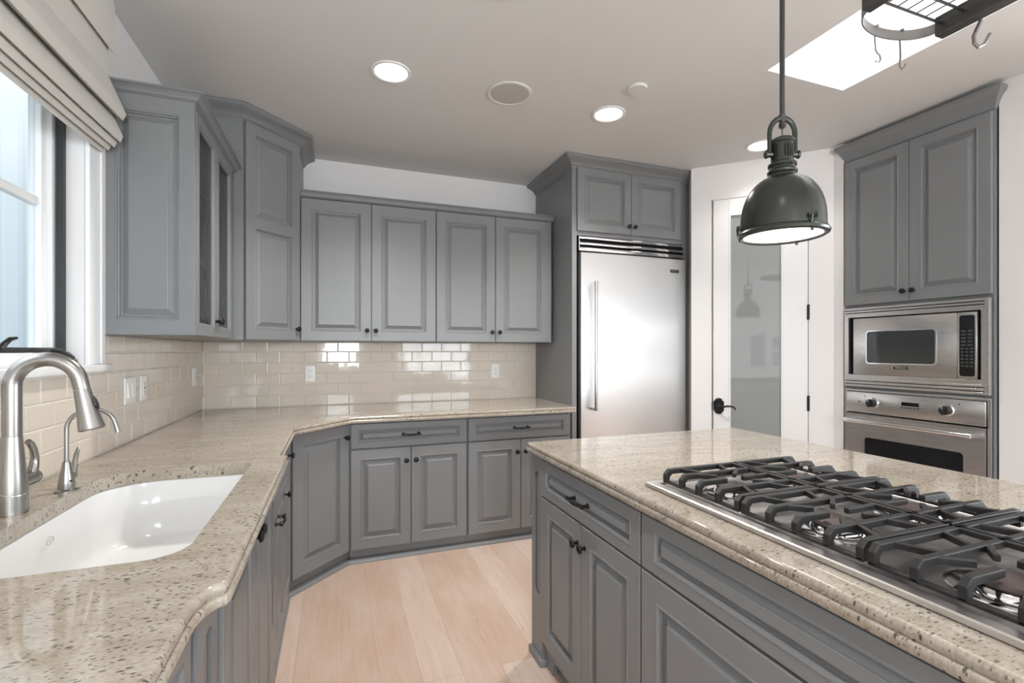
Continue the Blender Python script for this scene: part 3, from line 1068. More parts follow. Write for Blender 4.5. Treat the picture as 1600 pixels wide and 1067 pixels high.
# ------------------------------------------------------------------ tile backsplash
def tiles(name, label, u0, u1, z0, z1, f, off, skip=()):
    tw, th, gpp = 0.1518, 0.0750, 0.0028
    gm, tm = MB(), MB()

    def blk(mb, a, b, p, q, d0, d1, tilt=None):
        c = min(0.0038, (b - a) / 4, (q - p) / 4)
        ta, tb = (random.gauss(0, 0.004), random.gauss(0, 0.0045)) if tilt else (0, 0)
        ca, cp = (a + b) / 2, (p + q) / 2

        def P(u, z, d):
            return f(u, z, d + (u - ca) * ta + (z - cp) * tb)
        mb.loft([[f(a, p, d0), f(b, p, d0), f(b, q, d0), f(a, q, d0)], [P(a, p, d1 - c), P(b, p, d1 - c), P(b, q, d1 - c), P(a, q, d1 - c)],
                 [P(a + c * .35, p + c * .35, d1 - c * .35), P(b - c * .35, p + c * .35, d1 - c * .35), P(b - c * .35, q - c * .35, d1 - c * .35), P(a + c * .35, q - c * .35, d1 - c * .35)],
                 [P(a + c, p + c, d1), P(b - c, p + c, d1), P(b - c, q - c, d1), P(a + c, q - c, d1)]])
    rows = []
    z = z0 + 0.003
    r = 0
    while z < z1 - 0.01:
        zz = min(z + th, z1)
        u = u0 - tw + (off + (tw + gpp) / 2 * (r % 2)) % (tw + gpp)
        while u < u1:
            a, b = max(u, u0), min(u + tw, u1)
            segs = [(a, b)]
            for (s0_, s1_, sz0, sz1) in skip:
                if z < sz1 and zz > sz0:
                    ns = []
                    for (p, q) in segs:
                        if q <= s0_ or p >= s1_:
                            ns.append((p, q))
                        else:
                            if p < s0_:
                                ns.append((p, s0_))
                            if q > s1_:
                                ns.append((s1_, q))
                    segs = ns
            for p, q in segs:
                if q - p > 0.012:
                    blk(tm, p, q, z, zz, 0.004, 0.0095, True)
            u += tw + gpp
        z += th + gpp
        r += 1
    o = thing(name, label, 'backsplash')
    blocks = [(u0, u1, z0, z1)]
    for (s0_, s1_, sz0, sz1) in skip:
        nb = []
        for (a, b, p, q) in blocks:
            if s1_ <= a or s0_ >= b or sz0 >= q or sz1 <= p:
                nb.append((a, b, p, q))
                continue
            lo, hi = max(a, s0_), min(b, s1_)
            if lo > a:
                nb.append((a, lo, p, q))
            if hi < b:
                nb.append((hi, b, p, q))
            if sz0 > p:
                nb.append((lo, hi, p, sz0))
            if sz1 < q:
                nb.append((lo, hi, sz1, q))
        blocks = nb
    for (a, b, p, q) in blocks:
        gm.loft([[f(a, p, 0.0006), f(b, p, 0.0006), f(b, q, 0.0006), f(a, q, 0.0006)], [f(a, p, 0.0066), f(b, p, 0.0066), f(b, q, 0.0066), f(a, q, 0.0066)]])
    gm.build('grout_bed', 'grout', o, smooth=False)
    tm.build('tiles', 'tile', o, smooth=False)
    return o


tiles('tile_backsplash', 'glossy beige subway tile backsplash on the back wall', XL + 0.0105, 1.5985, CT + 0.0008, 1.3735, lambda u, z, d: (u, YB - d, z), 0.1655)
tiles('tile_backsplash', 'glossy beige subway tile backsplash on the left wall under the window', 0.05, YB - 0.0005, CT + 0.0008, 1.3735, lambda u, z, d: (XL + d, u, z), 0.05,
      [(0.795, 2.2865, 1.2345, 1.40)])


# outlets and switches (local x along the wall, -y outwards)
def plate(name, label, cat, loc, rz, kind, group=None):
    o = thing(name, label, cat, loc, rz, group)
    w = 0.117 if kind == 'switch' else 0.072
    h = 0.117
    mb = MB()
    ring = lambda i, y: [(a, y, b) for a, b in rrect(-w / 2 + i, w / 2 - i, -h / 2 + i, h / 2 - i, 0.004, 3)]
    mb.loft([ring(0, 0), ring(0, -0.003), ring(0.003, -0.0058), ring(0.005, -0.006)])
    mb.build('cover_plate', 'plate', o)
    if kind == 'switch':
        for x in (-0.023, 0.023):
            q = MB()
            q.box(x - 0.0165, x + 0.0165, -0.0085, -0.0061, -0.034, 0.034)
            q.loft([[(x - 0.014, -0.0086, -0.031), (x + 0.014, -0.0086, -0.031), (x + 0.014, -0.0086, 0.031), (x - 0.014, -0.0086, 0.031)],
                    [(x - 0.014, -0.0135, -0.031), (x + 0.014, -0.0135, -0.031), (x + 0.014, -0.0092, 0.031), (x - 0.014, -0.0092, 0.031)]])
            q.build('rocker', 'plate', o, smooth=False)
    else:
        q = MB()
        q.box(-0.0165, 0.0165, -0.0085, -0.0061, -0.034, 0.034)
        q.build('receptacle', 'plate', o, smooth=False, bevel=0.001)
        for z in (0.019, -0.019):
            s = MB()
            s.box(-0.0075, -0.0052, -0.0090, -0.0086, z - 0.001, z + 0.007)
            s.box(0.0050, 0.0070, -0.0090, -0.0086, z - 0.000, z + 0.006)
            s.lathe([(0.0026, 0), (0.0026, 0.0004)], (0, -0.0086, z - 0.008), (0, -1, 0), 10)
            s.build('socket_holes', 'blackp', o, smooth=False)
        if kind == 'gfci':
            MB().box(-0.006, 0.006, -0.0098, -0.0086, -0.004, 0.004).build('reset_button', 'blackp', o, smooth=False)
    return o


TO = 0.0105
plate('wall_outlet', 'white outlet on the back tile nearest the left corner', 'outlet', (-0.176, YB - TO, 1.146), 0, 'outlet')
plate('wall_outlet', 'white outlet on the back tile nearest the refrigerator', 'outlet', (1.232, YB - TO, 1.145), 0, 'outlet')
plate('wall_switch', 'white double rocker switch plate on the left tile', 'switch', (XL + TO, 2.545, 1.140), radians(90), 'switch')
plate('wall_outlet', 'white outlet on the left tile right beside the double switch', 'outlet', (XL + TO, 2.700, 1.140), radians(90), 'gfci')
plate('wall_outlet', 'white outlet on the left tile under the glass-door cabinet near the corner', 'outlet', (XL + TO, 3.560, 1.145), radians(90), 'gfci')

# ------------------------------------------------------------------ wall cabinets on the back wall
UY = 3.432
UB, UT = 1.376, 2.322
for i, (x0, x1, lab) in enumerate(((-0.2185, 0.6735, 'grey two-door wall cabinet on the back wall, next to the tall corner cabinet'),
                                   (0.6745, 1.5780, 'grey two-door wall cabinet on the back wall, next to the refrigerator column'))):
    w = x1 - x0
    c = thing('wall_cabinet', lab, 'cabinet', (x0, UY, 0), 0, 'wall cabinets on the back wall')
    MB().box(0, w, 0, YB - UY - 0.003, UB, UT + 0.006).build('body', 'cab', c, smooth=False)
    dw = 0.4415
    h = 0.936
    door_on(c, 0.002, UB + 0.002, dw, h, knob=(dw - 0.027, 0.072), st=0.064)
    door_on(c, 0.002 + dw + 0.004, UB + 0.002, dw, h, knob=(0.027, 0.072), st=0.064)
    crown('crown_molding', [(0.0, -0.012), (w + (0.017 if i else 0), -0.012)], UT - 0.003, 2.361, 0.036, c)
MB().box(0.8885, 0.9034, -0.02, YB - UY - 0.003, UB, UT - 0.006).build('end_stile', 'cab', c, smooth=False)

# ------------------------------------------------------------------ tall diagonal corner wall cabinet
A_ = Vector((XL + 0.002, 3.108))
B_ = Vector((-0.508, 3.108))
C_ = Vector((-0.2215, 3.3945))
E_ = Vector((-0.2215, YB - 0.002))
cc = thing('corner_wall_cabinet', 'tall grey diagonal corner wall cabinet reaching the ceiling', 'cabinet', (B_.x, B_.y, 0), radians(45))
a45 = radians(45)
loc = [to_local(p, B_, a45) for p in (A_, B_, C_, E_, (XL + 0.002, YB - 0.002))]
MB().prism(loc, UB, 2.66).build('body', 'cab', cc, smooth=False)
Ld = (C_ - B_).length
dd = Ld - 0.028
hh = 2.636 - UB - 0.004
door_on(cc, 0.014, UB + 0.002, dd, hh, knob=(dd - 0.026, 0.072), panels=[(0.056, dd - 0.056, 0.060, 0.655), (0.056, dd - 0.056, 0.710, hh - 0.058)])
crown('crown_molding', [loc[0], loc[1], loc[2], (loc[3][0], loc[3][1])], 2.630, ZC - 0.003, 0.078, cc)

# ------------------------------------------------------------------ glass-door wall cabinet on the left wall
gx = -0.560
gy0, gy1 = 2.300, 3.0275
gc = thing('glass_door_cabinet', 'grey wall cabinet with two seeded-glass doors beside the window blind', 'cabinet', (gx, gy0, 0), radians(90))
GW = gy1 - gy0 + 0.078
dp = gx - XL - 0.003
mb = MB()
mb.box(0, 0.018, 0, dp, UB, UT + 0.006)
mb.box(GW - 0.09, GW, 0, dp, UB, UT + 0.006)
mb.box(0.018, GW - 0.09, 0, dp, UB, UB + 0.018)
mb.box(0.018, GW - 0.09, 0, dp, UT - 0.012, UT + 0.006)
mb.box(0.018, GW - 0.09, dp - 0.012, dp, UB + 0.018, UT - 0.012)
mb.build('body', 'cab', gc, smooth=False)
for z in (1.70, 2.02):
    MB().box(0.019, GW - 0.091, 0.012, dp - 0.013, z, z + 0.018).build('shelf', 'cabin', gc, smooth=False)
MB().box(0.353, 0.373, 0.0, 0.018, UB + 0.019, UT - 0.013).build('center_stile', 'cab', gc, smooth=False)
# raised side panel facing the room
pw = dp + 0.019
sp_ = panel_mb(pw, UT - UB + 0.002, [(0.050, pw - 0.048, 0.060, UT - UB - 0.058)]).build('side_panel', 'cab', gc, (-0.0006, dp, UB), (0, 0, radians(-90)), smooth=False)
gdw = 0.357
gh = 0.936
for k in range(2):
    x = 0.004 + k * (gdw + 0.003)
    st = 0.056
    mb = MB()

    def RR(i, y):
        return [(i, y, i), (gdw - i, y, i), (gdw - i, y, gh - i), (i, y, gh - i)]
    mb.loft([RR(st, -0.001), RR(0, -0.001), RR(0, -DT + 0.003), RR(0.001, -DT + 0.001), RR(0.003, -DT), RR(st - 0.010, -DT), RR(st - 0.008, -DT + 0.003), RR(st - 0.003, -DT + 0.004), RR(st, -DT + 0.010), RR(st, -0.001)], cap0=False, cap1=False)
    d = mb.build('door', 'cab', gc, (x, 0, UB + 0.002), angle=20)
    MB().box(st - 0.001, gdw - st + 0.001, -0.0085, -0.0045, st - 0.001, gh - st + 0.001).build('glass_pane', 'seeded', d, smooth=False)
    knob_at(d, (gdw - 0.022) if k == 0 else 0.022, 0.075)
crown('crown_molding', [(-0.014, dp - 0.003), (-0.014, -0.014), (GW - 0.012, -0.014)], UT - 0.003, 2.359, 0.044, gc)

# ------------------------------------------------------------------ refrigerator column
FRY = 3.104
fx0, fx1 = 1.6000, 2.6560
fcab = thing('refrigerator_cabinet', 'tall grey cabinet surround enclosing the steel refrigerator, two doors on top', 'cabinet', (fx0, FRY, 0))
FW = fx1 - fx0
FD = YB - FRY - 0.003
mb = MB()
mb.box(0, 0.038, 0, FD, 0, 2.67)
mb.box(FW - 0.062, FW, 0.0, FD, 0, 2.67)
mb.box(0.038, FW - 0.062, 0.0, FD, 2.152, 2.67)
mb.build('body', 'cab', fcab, smooth=False, bevel=0.0015)
dw = 0.453
for k in range(2):
    door_on(fcab, 0.036 + k * (dw + 0.003), 2.182, dw, 0.460, knob=((dw - 0.024) if k == 0 else 0.024, 0.060), st=0.052)
crown('crown_molding', [(-0.0005, FD - 0.001), (-0.0005, -0.003), (FW - 0.004, -0.003)], 2.635, ZC - 0.003, 0.082, fcab)

fr = thing('refrigerator', 'large built-in stainless steel refrigerator with a long vertical handle', 'refrigerator', (1.646, FRY, 0))
RW = 0.939
MB().box(0.004, RW - 0.004, 0.012, 0.60, 0.02, 2.142).build('body', 'shadowgap', fr, smooth=False)
mb = MB()     # slightly bowed door skin
N = 14
rings = []
for k in range(N + 1):
    x = 0.012 + (RW - 0.016) * k / N
    yb = -0.030 - 0.010 * (1 - ((2 * k / N) - 1) ** 2)
    rings.append([(x, 0.010, 0.12), (x, yb + 0.004, 0.12), (x, yb, 0.125), (x, yb, 2.022), (x, yb + 0.004, 2.027), (x, 0.010, 2.027)])
mb.loft(rings)
fd = mb.build('door', 'steel', fr, angle=30)
mb = MB()
hx_, hy_ = 0.098, -0.095
mb.lathe([(0.0150, 0.0), (0.0150, 0.02), (0.0125, 0.021), (0.0125, 0.90), (0.0150, 0.901), (0.0150, 0.921), (0.012, 0.924)], (hx_, hy_, 0.884), seg=20)
for z in (0.894, 1.795):
    mb.box(hx_ - 0.012, hx_ + 0.010, hy_ + 0.004, -0.033, z - 0.010, z + 0.010)
mb.build('handle', 'chrome', fd)
mb = MB()
mb.box(0.004, RW - 0.002, -0.008, 0.010, 2.040, 2.0415)
for z, d0 in ((2.042, -0.014), (2.084, -0.014), (2.128, -0.010)):
    mb.cbox(0.010, RW - 0.012, d0, 0.008, z, z + (0.024 if z < 2.05 else 0.018), 0.003)
mb.box(0.004, 0.010, -0.012, 0.010, 2.040, 2.147)
mb.box(RW - 0.012, RW - 0.004, -0.012, 0.010, 2.040, 2.147)
mb.build('vent_grille', 'chrome', fr, angle=30)
MB().box(0.010, RW - 0.012, 0.0085, 0.0115, 2.044, 2.145).build('grille_recess_shade', 'shadowgap', fr, smooth=False)  # black sheet behind the bars, the recess shade put in as colour
bx = 0.826
bd = MB().cbox(bx - 0.040, bx + 0.040, -0.0385, -0.0325, 1.918, 1.942, 0.001).build('badge', 'blackp', fd)
text('badge_lettering', 'VIKING', 0.019, 'chrome', bd, (bx, -0.0388, 1.930), (pi / 2, 0, 0), xs=0.95)

# ------------------------------------------------------------------ oven tower (local x runs towards the camera)
ot = thing('oven_tower_cabinet', 'tall grey cabinet set into the right wall around microwave and oven', 'cabinet', (XR + 0.012, 2.264, 0), radians(-90))
OW = 0.780
mb = MB()
mb.box(0, OW, 0.0, 0.60, 1.594, 2.690)
mb.box(0, 0.006, 0.0, 0.60, 0, 1.594)
mb.box(OW - 0.006, OW, 0.0, 0.60, 0, 1.594)
mb.box(0.006, OW - 0.006, 0.0, 0.60, 1.062, 1.077)
mb.box(0.006, OW - 0.006, 0.0, 0.60, 0.0, 0.30)
mb.build('body', 'cab', ot, smooth=False)
dw = 0.3825
for k in range(2):
    door_on(ot, 0.008 + k * (dw + 0.003), 1.612, dw, 0.955, knob=((dw - 0.024) if k == 0 else 0.024, 0.060), st=0.056)
prof = [(-0.012, 2.578), (0.004, 2.578), (0.006, 2.590), (0.009, 2.596), (0.018, 2.622), (0.030, 2.648), (0.042, 2.660), (0.045, 2.668), (0.046, 2.684), (0.042, 2.688), (-0.012, 2.688)]
MB().sweep([(0.0, 0.020), (0.0, -0.001), (OW, -0.001), (OW, 0.020)], prof).build('crown_molding', 'cab', ot, angle=20)

mw = thing('microwave', 'stainless built-in microwave with trim frame in the right-wall tower', 'microwave', (XR + 0.006, 2.2565, 0), radians(-90))
MW = 0.766
FZ0, FZ1 = 1.0785, 1.592
IX0, IX1, IZ0, IZ1 = 0.028, 0.728, 1.158, 1.530
mb = MB()
for a, b, p, q in ((0, IX0, FZ0, FZ1), (IX1, MW, FZ0, FZ1), (IX0, IX1, FZ0, IZ0), (IX0, IX1, IZ1, FZ1)):
    mb.box(a, b, -0.018, 0.004, p, q)
mb.box(MW - 0.018, MW, -0.028, -0.018, FZ0, FZ1)
for z in (1.083, 1.103, 1.123, 1.545, 1.561, 1.580):
    mb.box(0.004, MW - 0.019, -0.0215, -0.018, z, z + 0.009)
mb.build('trim_frame', 'steelo', mw, smooth=False, bevel=0.001)
for z in (1.092, 1.112, 1.554, 1.571):
    MB().box(0.006, MW - 0.022, -0.0192, -0.0182, z + 0.002, z + 0.0068).build('vent_slot', 'shadowgap', mw, smooth=False)
MB().box(0.005, MW - 0.005, 0.0045, 0.42, FZ0 + 0.004, FZ1 - 0.004).build('housing', 'shadowgap', mw, smooth=False)
MX0, MX1 = 0.059, 0.622
mb = MB()
mb.cbox(MX0, MX1, -0.016, 0.003, 1.160, 1.522, 0.002)
md = mb.build('door', 'steelo', mw)


def rr_plate(x0, x1, z0, z1, y0, y1, r):
    P = rrect(x0, x1, z0, z1, r, 6)
    return [[(a, y0, b) for a, b in P], [(a, y1, b) for a, b in P]]


WX0, WX1, WZ0_, WZ1_ = 0.146, 0.520, 1.236, 1.434
mb = MB()
P = rrect(WX0 - 0.008, WX1 + 0.008, WZ0_ - 0.008, WZ1_ + 0.008, 0.022, 6)
Q = rrect(WX0, WX1, WZ0_, WZ1_, 0.016, 6)
mb.loft([[(a, -0.0158, b) for a, b in P], [(a, -0.0185, b) for a, b in P], [(a, -0.0185, b) for a, b in Q], [(a, -0.0158, b) for a, b in Q]], cap0=False, cap1=False)
mb.build('window_bezel', 'chrome', md)
mb = MB().loft(rr_plate(WX0, WX1, WZ0_, WZ1_, -0.0158, -0.0168, 0.016))
mb.build('window_pane', 'mwglass', md, smooth=False)
bd = MB().cbox(0.300, 0.386, -0.0195, -0.0162, 1.196, 1.221, 0.001).build('badge', 'blackp', md)
b2 = MB()
for a, b, p, q in ((0.300, 0.386, 1.219, 1.221), (0.300, 0.386, 1.196, 1.198), (0.300, 0.302, 1.198, 1.219), (0.384, 0.386, 1.198, 1.219)):
    b2.box(a, b, -0.0202, -0.0195, p, q)
b2.build('badge_border', 'chrome', bd, smooth=False)
text('badge_lettering', 'VIKING', 0.021, 'chrome', bd, (0.343, -0.0197, 1.2085), (pi / 2, 0, 0), xs=0.9)
mb = MB().cbox(0.6235, 0.712, -0.016, 0.003, 1.160, 1.522, 0.002)
cpn = mb.build('control_panel', 'steelo', mw)
mb = MB()
P = rrect(0.628, 0.708, 1.168, 1.512, 0.016, 6)
Q = rrect(0.634, 0.702, 1.174, 1.506, 0.012, 6)
mb.loft([[(a, -0.0158, b) for a, b in P], [(a, -0.0185, b) for a, b in P], [(a, -0.0185, b) for a, b in Q], [(a, -0.0158, b) for a, b in Q]], cap0=False, cap1=False)
mb.build('panel_bezel', 'chrome', cpn)
MB().loft(rr_plate(0.634, 0.702, 1.174, 1.506, -0.0158, -0.0166, 0.012)).build('keypad_glass', 'black', cpn, smooth=False)
mb = MB()
for r in range(11):
    z = 1.420 - r * 0.019
    for cidx in range(3 if r > 4 else 2):
        ww = 0.013 if r > 4 else 0.021
        x = 0.640 + cidx * (0.0205 if r > 4 else 0.030)
        mb.box(x, x + ww, -0.0171, -0.0167, z - 0.0045, z + 0.0045)
mb.build('keypad_print', 'keys', cpn, smooth=False)
MB().box(0.7125, 0.7275, 0.001, 0.004, 1.160, 1.528).build('side_gap_shade', 'shadowgap', mw, smooth=False)  # black strip beside the control panel, painting the shade of the gap

ov = thing('wall_oven', 'stainless built-in wall oven below the microwave', 'oven', (XR + 0.006, 2.2565, 0), radians(-90))
OZ1 = 1.0615
mb = MB()
mb.box(0.0, 0.014, -0.010, 0.004, 0.302, OZ1)
mb.box(MW - 0.014, MW, -0.010, 0.004, 0.302, OZ1)
mb.box(0.014, MW - 0.014, -0.010, 0.004, 1.048, OZ1)
mb.build('trim_frame', 'steelo', ov, smooth=False, bevel=0.001)
MB().box(0.007, MW - 0.007, 0.0045, 0.55, 0.304, OZ1 - 0.002).build('housing', 'shadowgap', ov, smooth=False)
cp = MB().cbox(0.018, MW - 0.018, -0.022, 0.003, 0.912, 1.044, 0.003).build('control_panel', 'steelo', ov)
for x in (0.187, 0.580):
    kb = MB().lathe([(0.036, 0.0), (0.036, 0.006), (0.033, 0.010), (0.028, 0.011), (0.0, 0.011)], (x, -0.0222, 0.981), (0, -1, 0), 28).build('knob', 'chrome', cp)
    q = MB()
    q.lathe([(0.026, 0.0), (0.026, 0.016), (0.023, 0.024), (0.0, 0.025)], (x, -0.0334, 0.981), (0, -1, 0), 24)
    q.cbox(x - 0.005, x + 0.005, -0.072, -0.052, 0.956, 1.006, 0.002)
    q.build('knob_grip', 'blackp', kb)
    MB().box(x - 0.001, x + 0.001, -0.0725, -0.0720, 0.990, 1.004).build('knob_pointer', 'plate', kb, smooth=False)
MB().box(0.350, 0.442, -0.0232, -0.0222, 0.982, 1.004).build('clock_display', 'black', cp, smooth=False)
mb = MB()
for k in range(6):
    mb.box(0.345 + k * 0.0175, 0.357 + k * 0.0175, -0.0232, -0.0222, 0.968, 0.974)
mb.build('clock_buttons', 'blackp', cp, smooth=False)
mb = MB()
mb.box(0.093, 0.113, -0.0230, -0.0222, 0.980, 0.985)
mb.lathe([(0.004, 0), (0.004, 0.001)], (0.103, -0.0222, 0.983), (0, -1, 0), 10)
mb.lathe([(0.004, 0), (0.004, 0.001)], (0.137, -0.0222, 1.020), (0, -1, 0), 10)
mb.lathe([(0.004, 0), (0.004, 0.001)], (0.636, -0.0222, 1.020), (0, -1, 0), 10)
mb.build('panel_marks', 'blackp', cp, smooth=False)
mb = MB()
dX0, dX1, dZ0, dZ1 = 0.018, MW - 0.018, 0.33, 0.904
oX0, oX1, oZ0, oZ1 = 0.135, 0.655, 0.44, 0.757
P = [(dX0, dZ0), (dX1, dZ0), (dX1, dZ1), (dX0, dZ1)]
for a, b, p, q in ((dX0, oX0, dZ0, dZ1), (oX1, dX1, dZ0, dZ1), (oX0, oX1, dZ0, oZ0), (oX0, oX1, oZ1, dZ1)):
    mb.box(a, b, -0.026, 0.003, p, q)
for cx, cz, a0 in ((oX0, oZ0, 0), (oX1, oZ0, 90), (oX1, oZ1, 180), (oX0, oZ1, 270)):
    r = 0.02
    sx_, sz_ = (1 if cx == oX0 else -1), (1 if cz == oZ0 else -1)
    pts = [(cx, cz)] + [(cx + sx_ * (r - r * sin(radians(90 * k / 6))), cz + sz_ * (r - r * cos(radians(90 * k / 6)))) for k in range(7)]
    mb.prism(pts, -0.026, 0.003, lambda a, b, t: (a, t, b))
od = mb.build('door', 'steelo', ov, smooth=False)
MB().box(oX0 - 0.004, oX1 + 0.004, -0.018, -0.010, oZ0 - 0.004, oZ1 + 0.004).build('window_pane', 'black', od, smooth=False)
mb = MB()
mb.lathe([(0.010, 0.0), (0.0145, 0.002), (0.0145, 0.022), (0.0115, 0.023), (0.0115, 0.657), (0.0145, 0.658), (0.0145, 0.678), (0.010, 0.680)], (0.040, -0.085, 0.862), (1, 0, 0), 18)
for x in (0.052, 0.708):
    mb.box(x - 0.009, x + 0.009, -0.078, -0.0255, 0.853, 0.871)
mb.build('handle', 'chrome', od)

# ------------------------------------------------------------------ kitchen island
IF = 0.820          # island frame plane
il = thing('island_cabinet', 'grey island cabinet carrying the beige stone top and gas cooktop', 'cabinet', (IF, 1.945, 0), radians(-90))
IL = 2.30
ID = 1.07
MB().box(0.0, IL, 0.04, ID, 0.105, 0.872).build('body', 'cab', il, smooth=False)
pilaster(il, 0.001, 0.112, 0.0, 0.872, -0.014)
mb = MB()
mb.box(0.114, IL, 0.0, 0.040, 0.105, 0.872)
mb.build('face_frame', 'cab', il, smooth=False)
# bracket-foot rail with an arched cut-out
x0, x1 = 0.114, 0.810
arch = [(x0, 0.0), (x0 + 0.070, 0.0), (x0 + 0.070, 0.022)]
for k in range(7):
    a = radians(90 * k / 6)
    arch.append((x0 + 0.070 + 0.05 * (1 - cos(a)), 0.022 + 0.044 * sin(a)))
arch2 = [(x0 + x1 - a, b) for a, b in reversed(arch)]
MB().prism(arch + arch2 + [(x1, 0.104), (x0, 0.104)], 0.0, 0.022, lambda a, b, t: (a, t, b)).build('bracket_rail', 'cab', il, smooth=False)
MB().prism([(a + 0.70, b) for a, b in arch + arch2 + [(x1, 0.104), (x0, 0.104)]], 0.0, 0.022, lambda a, b, t: (a, t, b)).build('bracket_rail', 'cab', il, smooth=False)
MB().box(0.114, IL, 0.075, 0.090, 0.0, 0.1045).build('toe_kick', 'cab', il, smooth=False)
drawer_on(il, 0.1185, 0.714, 0.686, 0.148)
dw = 0.3415
door_on(il, 0.1185, 0.108, dw, 0.598, knob=(dw - 0.025, 0.538 - 0.010), st=0.056)
door_on(il, 0.1185 + dw + 0.003, 0.108, dw, 0.598, knob=(0.025, 0.538 - 0.010), st=0.056)
door_on(il, 0.8125, 0.714, 1.02, 0.148, None, 'false_front', [(0.055, 0.965, 0.030, 0.118)], PANEL_D)
door_on(il, 0.8125, 0.108, 0.5085, 0.598, st=0.064)
door_on(il, 0.8125 + 0.5115, 0.108, 0.5085, 0.598, st=0.064)
door_on(il, 1.838, 0.108, 0.43, 0.754, st=0.064)
mb = MB()
ic = thing('island_countertop', 'beige granite slab top on the kitchen island', 'countertop')
IX0_, IX1_, IY0_, IY1_ = 0.779, 1.945, -0.38, 1.957
c = 0.012
ip = [(IX0_ + c, IY1_), (IX0_, IY1_ - c), (IX0_, IY0_), (IX1_, IY0_), (IX1_, IY1_ - c), (IX1_ - c, IY1_)]
ip = ip[::-1]
# orientation check: outward must be to the right of travel


def area2(p):
    return sum(a[0] * b[1] - b[0] * a[1] for a, b in zip(p, p[1:] + p[:1]))


if area2(ip) < 0:
    ip = ip[::-1]
inn = []
nP = len(ip)
for i in range(nP):
    d0 = (Vector(ip[i]) - Vector(ip[i - 1])).normalized()
    d1 = (Vector(ip[(i + 1) % nP]) - Vector(ip[i])).normalized()
    n0, n1 = Vector((d0.y, -d0.x)), Vector((d1.y, -d1.x))
    mt = n0 + n1
    mt = mt / mt.length_squared * 2
    q = Vector(ip[i]) - mt * 0.013
    inn.append((q.x, q.y))
cap_with_hole(mb, inn, [], CT)
mb.sweep(ip, [(o, CT + z) for o, z in EDGE], closed=True)
mb.build('slab', 'granite', ic, angle=50)

# ------------------------------------------------------------------ gas cooktop
CX0, CX1, CY0, CY1 = 0.858, 1.452, 0.262, 1.196
ck = thing('gas_cooktop', 'stainless gas cooktop with black cast iron grates on the island', 'cooktop', (CX0, CY0, CT + 0.0005))
w, l = CX1 - CX0, CY1 - CY0
mb = MB()


def RT(i, z):
    return [(i, i, z), (w - i, i, z), (w - i, l - i, z), (i, l - i, z)]


mb.loft([RT(0.002, 0.0), RT(0.0, 0.002), RT(0.0, 0.011), RT(0.003, 0.0135), RT(0.026, 0.0135), RT(0.032, 0.008), RT(0.040, 0.007)])
mb.build('tray', 'steelo', ck, angle=30)
gw0 = 0.040
GP = 0.288
cellx = [(0.042, 0.297), (0.303, 0.556)]
for r in range(3):
    yc = l - 0.022 - 0.0 - (0.146 + GP * r)       # burner centre line
    for (xa, xb) in cellx:
        xm = (xa + xb) / 2
        yy0, yy1 = yc - 0.140, yc + 0.140
        bn = MB()
        bn.lathe([(0.082, 0.0), (0.082, 0.002), (0.074, 0.004), (0.052, 0.003), (0.050, 0.008), (0.046, 0.012), (0.0, 0.012)], (xm, yc, 0.0072), seg=32)
        bo = bn.build('burner', 'chrome', ck)
        MB().lathe([(0.030, 0.0), (0.044, 0.001), (0.046, 0.005), (0.043, 0.010), (0.036, 0.012), (0.0, 0.0125)], (xm, yc, 0.0196), seg=28).build('burner_cap', 'burner', bo)
        q = MB()
        zt_, bw, bh = 0.0535, 0.0145, 0.0145
        zlow = 0.0155
        left_out = xa < 0.1
        xo = xa + bw / 2 if left_out else xb - bw / 2        # outer end with the legs
        xi = xb - 0.001 if left_out else xa + 0.001          # inner end at the joint between grates
        sg = 1 if left_out else -1
        # low rail along the tray edge
        q.box(xo - bw / 2, xo + bw / 2, yy0, yy1, zlow - 0.0015, zlow + 0.006)
        q.box(min(xi, xi - sg * 0.011), max(xi, xi - sg * 0.011), yy0, yy1, zt_ - 0.011, zt_)
        offs = (0.1335, 0.066, -0.070, -0.1335)
        ch = 0.014

        def arm(y, xend):
            # leg at the outer end, chamfered shoulder, then a horizontal bar
            for side in (0,):
                X = [xo - sg * bw / 2, xo + sg * bw / 2]
                zt0 = zt_ - bh
                poly = [(X[0], zlow), (X[1], zlow), (X[1], zt0 - ch * 0.6), (X[1] + sg * ch * 0.6, zt0), (xend, zt0), (xend, zt_), (X[0] + sg * ch, zt_), (X[0], zt_ - ch)]
                q.prism(poly, y - 0.0070, y + 0.0070, lambda a, b, t: (a, t, b))
        for o_ in offs:
            arm(yc + o_, xi)
        arm(yc, xm - sg * 0.028)                              # finger towards the burner
        q.bar((xi, yc, zt_ - 0.007), (xm + sg * 0.030, yc, zt_ - 0.007), 0.012, 0.013)
        # spokes
        for sy, o1 in ((1, 0.064), (-1, -0.070)):
            for sx2 in (-1, 1):
                q.bar((xm + sx2 * 0.074, yc + o1 + sy * 0.0, zt_ - 0.007), (xm + sx2 * 0.030, yc + o1 * 0.48, zt_ - 0.007), 0.0105, 0.013)
                q.bar((xm + sx2 * 0.074, yc + sy * 0.134, zt_ - 0.007), (xm + sx2 * 0.040, yc + o1, zt_ - 0.007), 0.0105, 0.013)
        q.build('grate', 'cast', ck, smooth=False, bevel=0.0018)

